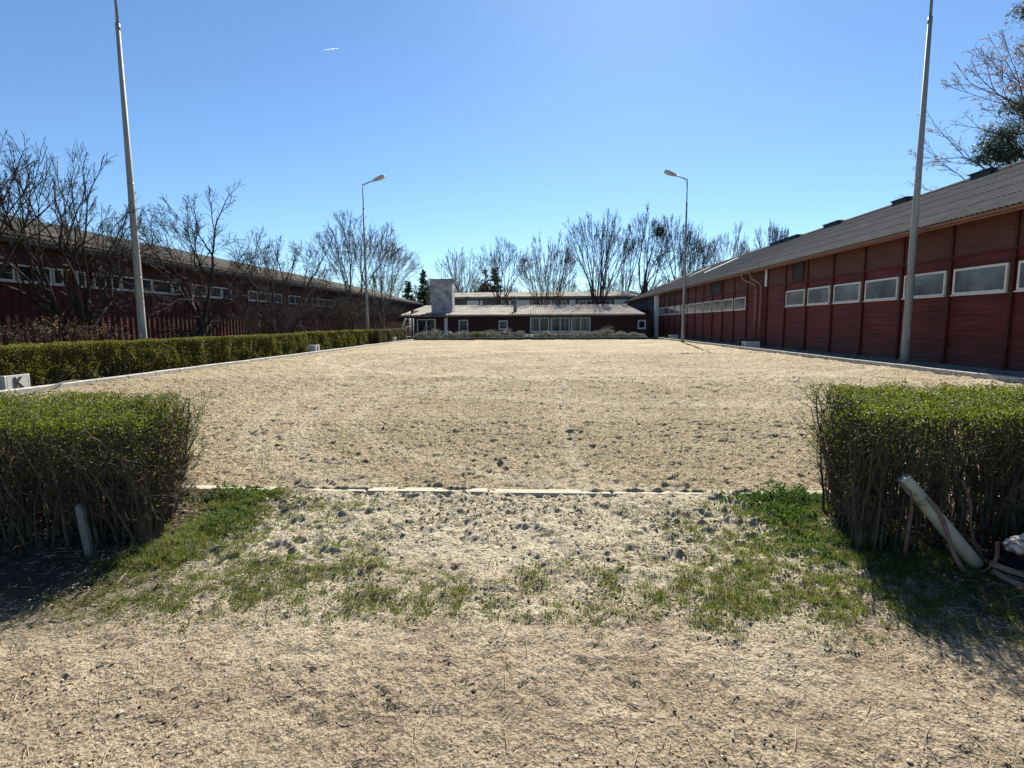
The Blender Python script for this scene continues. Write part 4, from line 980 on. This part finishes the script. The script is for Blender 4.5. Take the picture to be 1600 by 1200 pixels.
# ------------------------------------------------------------------ bits and pieces
# white rail leaning at the right hedge
top=np.array((2.06,3.06,0.475)); bot=np.array((2.39,2.93,0.03))
p=MB(True); ax=unit(top-bot); p.tube([bot,bot+(top-bot)*0.5,top-ax*0.004,top],[0.039,0.038,0.037,0.034],20)
wr_=p.build('wooden_rail',M['cream'],loc=tuple(bot),label='white round wooden rail leaning against the right entrance hedge',cat='rail')
q=MB(True); q.tube([top-ax*0.002,top+ax*0.004,top+ax*0.006],[0.035,0.0345,0.031],20); q.build('cut_end',M['white'],wr_)
def ribbon(pts,wdt,th,side,name,label,group='brown webbing straps by the white rail',mt='strap'):
    P=np.array(pts,float)
    # smooth with Catmull-Rom
    Q=[]
    for i in range(len(P)-1):
        a=P[max(i-1,0)];b_=P[i];c_=P[i+1];d=P[min(i+2,len(P)-1)]
        for s_ in np.linspace(0,1,7)[:-1]: Q.append(0.5*((2*b_)+(-a+c_)*s_+(2*a-5*b_+4*c_-d)*s_**2+(-a+3*b_-3*c_+d)*s_**3))
    Q.append(P[-1]); Q=np.array(Q); T=unit(np.gradient(Q,axis=0)); s0=np.array(side,float); Sd=unit(s0-T*(T@s0)[:,None]); N=np.cross(T,Sd)
    rings=[[q+s*wdt/2-n*th/2,q+s*wdt/2+n*th/2,q-s*wdt/2+n*th/2,q-s*wdt/2-n*th/2] for q,s,n in zip(Q,Sd,N)]
    m_=MB(); m_.loft(rings); return m_.build(name,M[mt],loc=tuple(Q[-1]),label=label,cat='strap',group=group)
ribbon([(2.055,3.09,0.455),(2.03,3.03,0.45),(2.045,3.005,0.42),(2.085,3.02,0.385),(2.095,3.03,0.30),(2.085,3.03,0.15),(2.08,3.04,0.02)],0.026,0.004,(0.9,0.3,0.1),'strap','brown webbing strap hanging straight down from the top of the white rail')
ribbon([(2.15,3.0,0.385),(2.20,2.965,0.31),(2.225,2.935,0.22),(2.24,2.905,0.12),(2.285,2.88,0.025),(2.34,2.87,0.012),(2.40,2.855,0.05),(2.425,2.85,0.11),(2.43,2.86,0.19)],0.028,0.004,(0.9,0.3,0.2),'strap','brown webbing strap looped over the lower half of the white rail')
ribbon([(2.40,2.86,0.075),(2.45,2.82,0.06),(2.52,2.78,0.045),(2.62,2.74,0.02)],0.03,0.004,(0.1,0.5,0.8),'strap','webbing strap running right from the foot of the white rail')
ribbon([(2.40,2.84,0.04),(2.44,2.75,0.02),(2.50,2.65,0.012),(2.58,2.58,0.012)],0.03,0.004,(0.5,0.4,0.6),'strap','dull strap trailing along the ground from the white rail foot')
ribbon([(2.38,3.06,0.46),(2.43,3.09,0.40),(2.47,3.10,0.30),(2.46,3.08,0.22),(2.47,3.06,0.12),(2.50,3.02,0.02)],0.026,0.004,(0.7,0.5,0.3),'strap','reddish brown strap tangled among the hedge stems above the white rail')
# netting heap with a bundle on it
def lump(c_,sc,seed,amp,fr_=3.0,nu=40,nv=22):
    u=np.linspace(0,2*math.pi,nu,endpoint=False); v=np.linspace(0.02,math.pi-0.02,nv); U,Vv=np.meshgrid(u,v)
    d=np.stack([np.sin(Vv)*np.cos(U),np.sin(Vv)*np.sin(U),np.cos(Vv)],-1)
    rr=1+amp*(np.sin(d[...,0]*fr_*2+seed)*np.cos(d[...,1]*fr_*2.3+seed*2)+0.6*np.sin(d[...,2]*fr_*3+d[...,0]*fr_*3.7+seed)+0.35*np.sin(d[...,1]*fr_*7+d[...,2]*fr_*6)+0.25*np.sin(d[...,0]*fr_*11+d[...,2]*fr_*9+1))
    P=(np.array(c_)+d*rr[...,None]*np.array(sc)).reshape(-1,3)
    i=np.arange(nu); j=(i+1)%nu; Q=np.concatenate([np.stack([k*nu+i,k*nu+nu+i,k*nu+nu+j,k*nu+j],-1) for k in range(nv-1)])
    return P,Q
hp=MB(True); hp.add(*lump((2.74,2.87,0.06),(0.26,0.15,0.14),1.3,0.13,4,64,36)); hp.add(*lump((2.98,2.9,0.1),(0.28,0.18,0.17),2.1,0.13,4,64,36)); hp.build('netting_heap',M['netting'],loc=(2.62,2.86,0),label='dark crumpled netting heap under the right hedge at the picture edge',cat='netting')
bn=MB(True); bn.add(*lump((2.445,2.77,0.205),(0.050,0.045,0.034),0.4,0.14,2.2)); bn.add(*lump((2.52,2.78,0.205),(0.085,0.07,0.05),2.7,0.10,2.0)); bn.build('cloth_bundle',M['cloth'],loc=(2.5,2.77,0.18),label='white and rusty-brown bundle lying on the dark heap at the right edge',cat='bundle')
# stake
p=MB(); p.loft([[(-2.66,2.93,-0.05),(-2.62,2.93,-0.05),(-2.62,2.95,-0.05),(-2.66,2.95,-0.05)],[(-2.67,2.90,0.28),(-2.63,2.90,0.28),(-2.63,2.92,0.28),(-2.67,2.92,0.28)],[(-2.672,2.898,0.305),(-2.655,2.898,0.325),(-2.655,2.918,0.325),(-2.672,2.918,0.305)]])
p.build('stake',M['plank'],loc=(-2.64,2.94,0),label='thin grey wooden stake leaning at the foot of the left entrance hedge',cat='stake')
# twig sapling beside right hedge
r=np.random.default_rng(5); sp=MB(True)
main=np.array([[(2.05,3.85,-0.03),(2.04,3.84,0.15),(2.0,3.82,0.34),(1.985,3.81,0.50),(1.97,3.8,0.66)]]); mr_=np.array([[0.009,0.008,0.006,0.005,0.003]])
sp.add(*tubes(main,mr_,6)); A,B=branch(main,mr_,12,0.2,0.32,0.75,0.15,r,n=4,rmin=0.0022); sp.add(*tubes(A,B,4))
sp.build('sapling',M['barkdark'],loc=(2.05,3.85,0),label='thin dark leafless sapling at the left end of the right entrance hedge',cat='sapling')
# hose over the left kerb
h=MB(True); h.tube([(-9.6,9.3,0.035),(-9.98,9.99,0.035),(-10.2,10.55,0.05),(-10.36,11.2,0.125),(-10.6,11.75,0.12),(-11.0,12.35,0.05),(-11.1,12.6,0.03)],0.013,8); h.build('hose',M['hose'],loc=(-10.36,11.2,0.05),label='thin black hose lying over the left kerb near the letter K box',cat='hose')
# bench and boards beside the right letter box
bt=empty('bench',(11.25,30.0,0),label='low dark plank bench behind the right white letter box, by the barn',cat='bench')
q=MB()
for k in range(3): q.bbox(10.85+0.0,29.75+0.16*k,0.40,11.72,29.89+0.16*k,0.445,0.006)
q.build('seat',M['darkplank'],bt)
for x in (10.95,11.6):
    q=MB(); q.box(x-0.04,29.8,-0.01,x+0.04,30.15,0.399); q.build('leg',M['darkplank'],bt)
q=MB(); 
for k in range(4): q.obox((10.62,30.6+0.17*k,0.06),(0.93,0,0.36),(0,1,0),(-0.36,0,0.93),-0.32,0,0,0.45,0.15,0.03)
q.box(10.95,30.62,-0.01,11.0,31.2,0.10)
q.build('board_stack',M['darkplank'],loc=(10.8,30.9,0),label='dark boards propped at a slant beside the low bench by the barn',cat='boards')
# white rail frame beside the house
sr_=MB(True); xx,yy=-11.9,46.9
for dy in (0,0.5):
    sr_.tube([(xx-0.35,yy+dy,0),(xx+0.35,yy+dy,1.82),(xx+0.75,yy+dy,1.82),(xx+0.75,yy+dy,0)],0.035,8)
    sr_.tube([(xx+0.05,yy+dy,0),(xx+0.4,yy+dy,1.15),(xx+0.75,yy+dy,1.15)],0.03,8)
sr_.tube([(xx+0.35,yy,1.82),(xx+0.35,yy+0.5,1.82)],0.03,8); sr_.tube([(xx+0.75,yy,1.82),(xx+0.75,yy+0.5,1.82)],0.03,8)
sr_.tube([(xx+1.05,yy+0.2,0),(xx+1.05,yy+0.2,1.86)],0.045,8)
sr_.build('stair_rail',M['white'],loc=(xx,yy,0),label='white tubular stair rail with slanted bars beside the low house, left end',cat='railing')
# contrail
ct=MB(True); a=np.array((-0.3954,1.0452,0.50625)); e=np.array((-0.3646,1.0470,0.5096)); K=2600
pts=[(a+(e-a)*s_)*K+np.array((0,0,CAM_H)) for s_ in np.linspace(0,1,9)]; ct.tube(pts,[0.1,0.3,0.45,0.55,0.55,0.5,0.4,0.25,0.1],8)
ct.build('contrail',M['cloud'],loc=tuple(pts[0]),label='short white vapour trail high in the sky, left of centre',cat='vapour trail')

# ------------------------------------------------------------------ ground litter: grass, straw, clods
BL=[(1.71,3.40,0.22,0.35,1.0),(1.5,2.85,0.25,0.40,0.9),(1.15,2.85,0.35,0.35,0.62),(0.70,2.45,0.45,0.26,0.6),(1.35,2.45,0.35,0.28,0.62),(2.05,4.1,0.32,0.16,1.2),(1.62,3.8,0.22,0.25,0.8),
    (-2.15,3.25,0.22,0.40,0.95),(-2.25,2.85,0.30,0.30,0.6),(-1.6,2.9,0.35,0.40,0.42),(-1.7,2.4,0.4,0.22,0.42),(-1.7,3.65,0.35,0.35,0.42),(-0.75,2.5,0.4,0.2,0.36),(-0.2,2.42,0.4,0.18,0.36),(-2.3,4.02,0.25,0.14,0.9),(-1.05,2.75,0.4,0.3,0.3),
    (2.0,2.7,0.35,0.4,0.9),(0.2,2.75,0.4,0.22,0.25),(1.1,3.4,0.35,0.35,0.35)]
def gmask(x,y):
    t=0
    for (cx_,cy_,sx_,sy_,a_) in BL: t=t+np.where(cx_>0.5,1.15,1.05)*a_*np.exp(-((x-cx_)/sx_)**2-((y-cy_)/sy_)**2)
    band=np.clip((y-2.12)/0.25,0,1)*np.clip((4.15-y)/0.2,0,1); track=np.exp(-((x+0.25-0.12*(y-3))/0.75)**2)*np.clip((y-2.65)/0.4,0,1)
    return t+0.36*band*(1-track)*np.clip((2.6-np.abs(x))/0.3,0,1)
def ground_z(x,y):
    # same field as dirt_path, sampled from its mesh
    return _GZ[np.clip(((y-0.7)/ES).astype(int),0,_GZ.shape[0]-1),np.clip(((x+4.2)/ES).astype(int),0,_GZ.shape[1]-1)]
_dp=[o for o in COL.objects if o.name=='dirt_path'][0]
_v=np.empty(len(_dp.data.vertices)*3,np.float32); _dp.data.vertices.foreach_get('co',_v)
_GZ=_v.reshape(-1,3)[:,2].reshape(int(round((YE-0.7)/ES))+1,int(round(8.4/ES))+1)
r=np.random.default_rng(123)
def blades(bx,by,L,wd,r,lean=0.5):
    n=len(bx); th=r.uniform(0,6.28,n); s=np.stack([np.cos(th),np.sin(th),0*th],1)
    la=r.uniform(0,6.28,n); ld=np.stack([np.cos(la),np.sin(la),0*la],1)*(r.uniform(0.1,1,n)*lean)[:,None]
    b_=np.stack([bx,by,ground_z(bx,by)-0.004],1); L=L[:,None]; W_=wd[:,None]
    m_=b_+L*0.55*(np.array((0,0,1))*0.95+ld*0.5); t_=b_+L*(np.array((0,0,0.85))+ld)
    V=np.stack([b_-s*W_/2,b_+s*W_/2,m_+s*W_*0.4,m_-s*W_*0.4,t_],1).reshape(-1,3); i=np.arange(n)*5
    return V,np.stack([i,i+1,i+2,i+3],-1),np.stack([i+3,i+2,i+4],-1)
n=80000; cx_=r.uniform(-3.2,3.2,n); cy_=r.uniform(1.9,4.2,n); gm=gmask(cx_,cy_)
keep=r.uniform(0,1,n)<np.clip(gm*(0.55+1.0*fbm(cx_,cy_,0.2,2,5)+1.5*fbm(cx_,cy_,0.055,2,15))*1.15-0.16,0,1)*0.55
cx_,cy_,gm=cx_[keep],cy_[keep],gm[keep]
k=11; N=len(cx_)*k; bx=np.repeat(cx_,k)+r.normal(0,0.012,N); by=np.repeat(cy_,k)+r.normal(0,0.012,N); gg=np.repeat(gm,k)
hedge_near=((np.abs(by-3.5)<0.7)&((bx>1.65)|(bx<-2.0)))
L=(0.009+0.016*np.clip(gg,0,1.3))*r.uniform(0.5,1.6,N)+hedge_near*r.uniform(0,0.045,N)
g=MB(); g.add(*blades(bx,by,L,r.uniform(0.0016,0.0034,N),r,1.1)); g.build('grass',M['grass'],kind='stuff',label='patches of short green grass on the trampled ground at the entrance',cat='grass')
# flat clover-like leaves
n=60000; a_=r.uniform(-3.2,3.2,n); b_=r.uniform(1.9,4.2,n); kp=r.uniform(0,1,n)<np.clip(gmask(a_,b_)*(0.6+1.0*fbm(a_,b_,0.2,2,8)+1.3*fbm(a_,b_,0.055,2,18))-0.1,0,1)*0.9
a_,b_=a_[kp],b_[kp]; Cn=np.stack([a_,b_,ground_z(a_,b_)+r.uniform(0.002,0.014,len(a_))],1)
g=MB(); g.add(*leaves(Cn,0.013,r,0.7,0.75)); g.build('ground_cover',M['grass'],kind='stuff',label='tiny low green leaves spread between the grass tufts',cat='ground cover')
# taller weeds at the hedge corners
wc=[];
for (x_,y_,sx_,sy_,hh_,n_) in ((1.9,4.05,0.22,0.12,0.16,2600),(1.72,3.7,0.13,0.22,0.13,1800),(1.75,3.2,0.2,0.16,0.07,1200),(-2.35,4.0,0.2,0.1,0.09,900),(-2.12,3.45,0.12,0.22,0.10,900)):
    a_=r.normal(x_,sx_,n_); b_=np.clip(r.normal(y_,sy_,n_),2.6,4.19); q_=np.exp(-((a_-x_)/sx_/1.4)**2-((b_-y_)/sy_/1.4)**2)
    wc.append(np.stack([a_,b_,ground_z(a_,b_)+0.005+r.uniform(0,1,n_)*hh_*q_*(0.7+0.5*fbm(a_,b_,0.07,2,66))],1))
g=MB(); g.add(*leaves(np.concatenate(wc),0.024,r,0.6,0.45)); g.build('weeds',M['weed'],kind='stuff',label='darker leafy weeds at the feet of the entrance hedges',cat='weeds')
n=5200; a_=np.where(r.uniform(0,1,n)<0.5,r.uniform(1.8,3.9,n),r.uniform(-4.1,-2.1,n)); b_=r.uniform(2.75,4.18,n)
g=MB(); g.add(*leaves(np.stack([a_,b_,ground_z(a_,b_)+r.uniform(0.003,0.012,n)],1),0.028,r,0.55,0.55)); g.build('leaf_litter',M['litter'],kind='stuff',label='dead brown leaves littering the soil under the entrance hedges',cat='dead leaves')
# dry stalks
n=2600; a_=r.uniform(-3.0,3.0,n); b_=1.1+3.0*r.uniform(0,1,n); th=r.uniform(0,6.28,n); L=r.uniform(0.012,0.05,n)*np.where(r.uniform(0,1,n)<0.05,2.6,1)
z=ground_z(a_,b_)+0.005; d=np.stack([np.cos(th),np.sin(th),r.normal(0,0.1,n)],1)*L[:,None]; c_=np.stack([a_,b_,z],1)
g=MB(); g.add(*tubes(np.stack([c_-d,c_+d*0.1+np.array((0,0,0.002)),c_+d],1),np.tile([0.0011,0.0013,0.0009],(n,1)),4)); 
n=10000; a_=r.uniform(-3.2,3.2,n); b_=1.1+3.1*r.uniform(0,1,n); kp=r.uniform(0,1,n)<np.clip(0.4+0.8*fbm(a_,b_,0.4,3,93),0.05,1); a_,b_=a_[kp],b_[kp]; g.add(*leaves(np.stack([a_,b_,ground_z(a_,b_)+0.004],1),0.010,r,0.3,0.7))
g.build('straw_litter',M['straw'],kind='stuff',label='scattered pale straw and dry stalks on the earth',cat='straw')
# clods
ico=np.array([(0,0,1),(0.894,0,0.447),(0.276,0.851,0.447),(-0.724,0.526,0.447),(-0.724,-0.526,0.447),(0.276,-0.851,0.447),(0.724,0.526,-0.447),(-0.276,0.851,-0.447),(-0.894,0,-0.447),(-0.276,-0.851,-0.447),(0.724,-0.526,-0.447),(0,0,-1)])
icf=np.array([(0,1,2),(0,2,3),(0,3,4),(0,4,5),(0,5,1),(1,6,2),(2,7,3),(3,8,4),(4,9,5),(5,10,1),(6,7,2),(7,8,3),(8,9,4),(9,10,5),(10,6,1),(11,7,6),(11,8,7),(11,9,8),(11,10,9),(11,6,10)])
def clods(x,y,z,s,r):
    n=len(x); V=ico[None]*(1+r.uniform(-0.35,0.35,(n,12,1)))*s[:,None,None]*np.array((1,1,0.62))*r.uniform(0.7,1.3,(n,1,3))+np.stack([x,y,z],1)[:,None,:]
    return V.reshape(-1,3),(icf[None]+(np.arange(n)*12)[:,None,None]).reshape(-1,3)
n=46000; a_=r.uniform(-3.2,3.2,n); b_=np.where(r.uniform(0,1,n)<0.6,r.uniform(2.4,4.2,n),r.uniform(1.0,2.6,n)); kp=r.uniform(0,1,n)<np.clip(0.25+1.2*fbm(a_,b_,0.3,3,91),0.02,1); a_,b_=a_[kp],b_[kp]; n=len(a_); s=0.0022+0.019*r.beta(1,5.5,n)*(0.55+0.45*np.clip((b_-2)/1.5,0,1))
g=MB(); V,T=clods(a_,b_,ground_z(a_,b_)+s*0.2,s,r); g.add(V,T); g.build('soil_clods',M['clod'],kind='stuff',label='loose crumbs of soil on the trampled ground',cat='soil')
n=120000; a_=r.uniform(-9.5,9.5,n); b_=4.33+9.2*r.beta(1,1.7,n); s=0.003+0.015*r.beta(1,5,n)*(0.6+0.06*(b_-4))
_S=sorted([o for o in COL.objects if o.name.startswith('arena_sand')],key=lambda o:-len(o.data.vertices))
def surf(o,st,x0,x1,y0,y1,X,Y):
    v=np.empty(len(o.data.vertices)*3,np.float32); o.data.vertices.foreach_get('co',v)
    nx=int(round((x1-x0)/st))+1; Z=v.reshape(-1,3)[:,2].reshape(-1,nx)
    return Z[np.clip(((Y-y0)/(y1-y0)*(Z.shape[0]-1)).astype(int),0,Z.shape[0]-1),np.clip(((X-x0)/(x1-x0)*(nx-1)).astype(int),0,nx-1)]
_n=bpy.data.objects['arena_sand']; _m=bpy.data.objects['arena_sand.001']
z=np.where(b_<7.4,surf(_n,0.0145,X0,X1,Y0+0.03,7.4,a_,b_),surf(_m,0.026,X0,X1,7.4,13.6,a_,b_))
g=MB(); V,T=clods(a_,b_,z+s*0.25,s,r); g.add(V,T); g.build('sand_clods',M['sandclod'],kind='stuff',label='loose clods of harrowed sand on the arena surface',cat='sand')
n=60000; a_=r.uniform(-9.5,9.5,n); b_=4.33+9.2*r.beta(1,1.7,n)
z=np.where(b_<7.4,surf(_n,0.0145,X0,X1,Y0+0.03,7.4,a_,b_),surf(_m,0.026,X0,X1,7.4,13.6,a_,b_))+0.004
g=MB(); g.add(*leaves(np.stack([a_,b_,z],1),0.014,r,0.4,0.5)); g.build('wood_chips',M['chip'],kind='stuff',label='pale wood chips mixed into the arena sand',cat='chips')
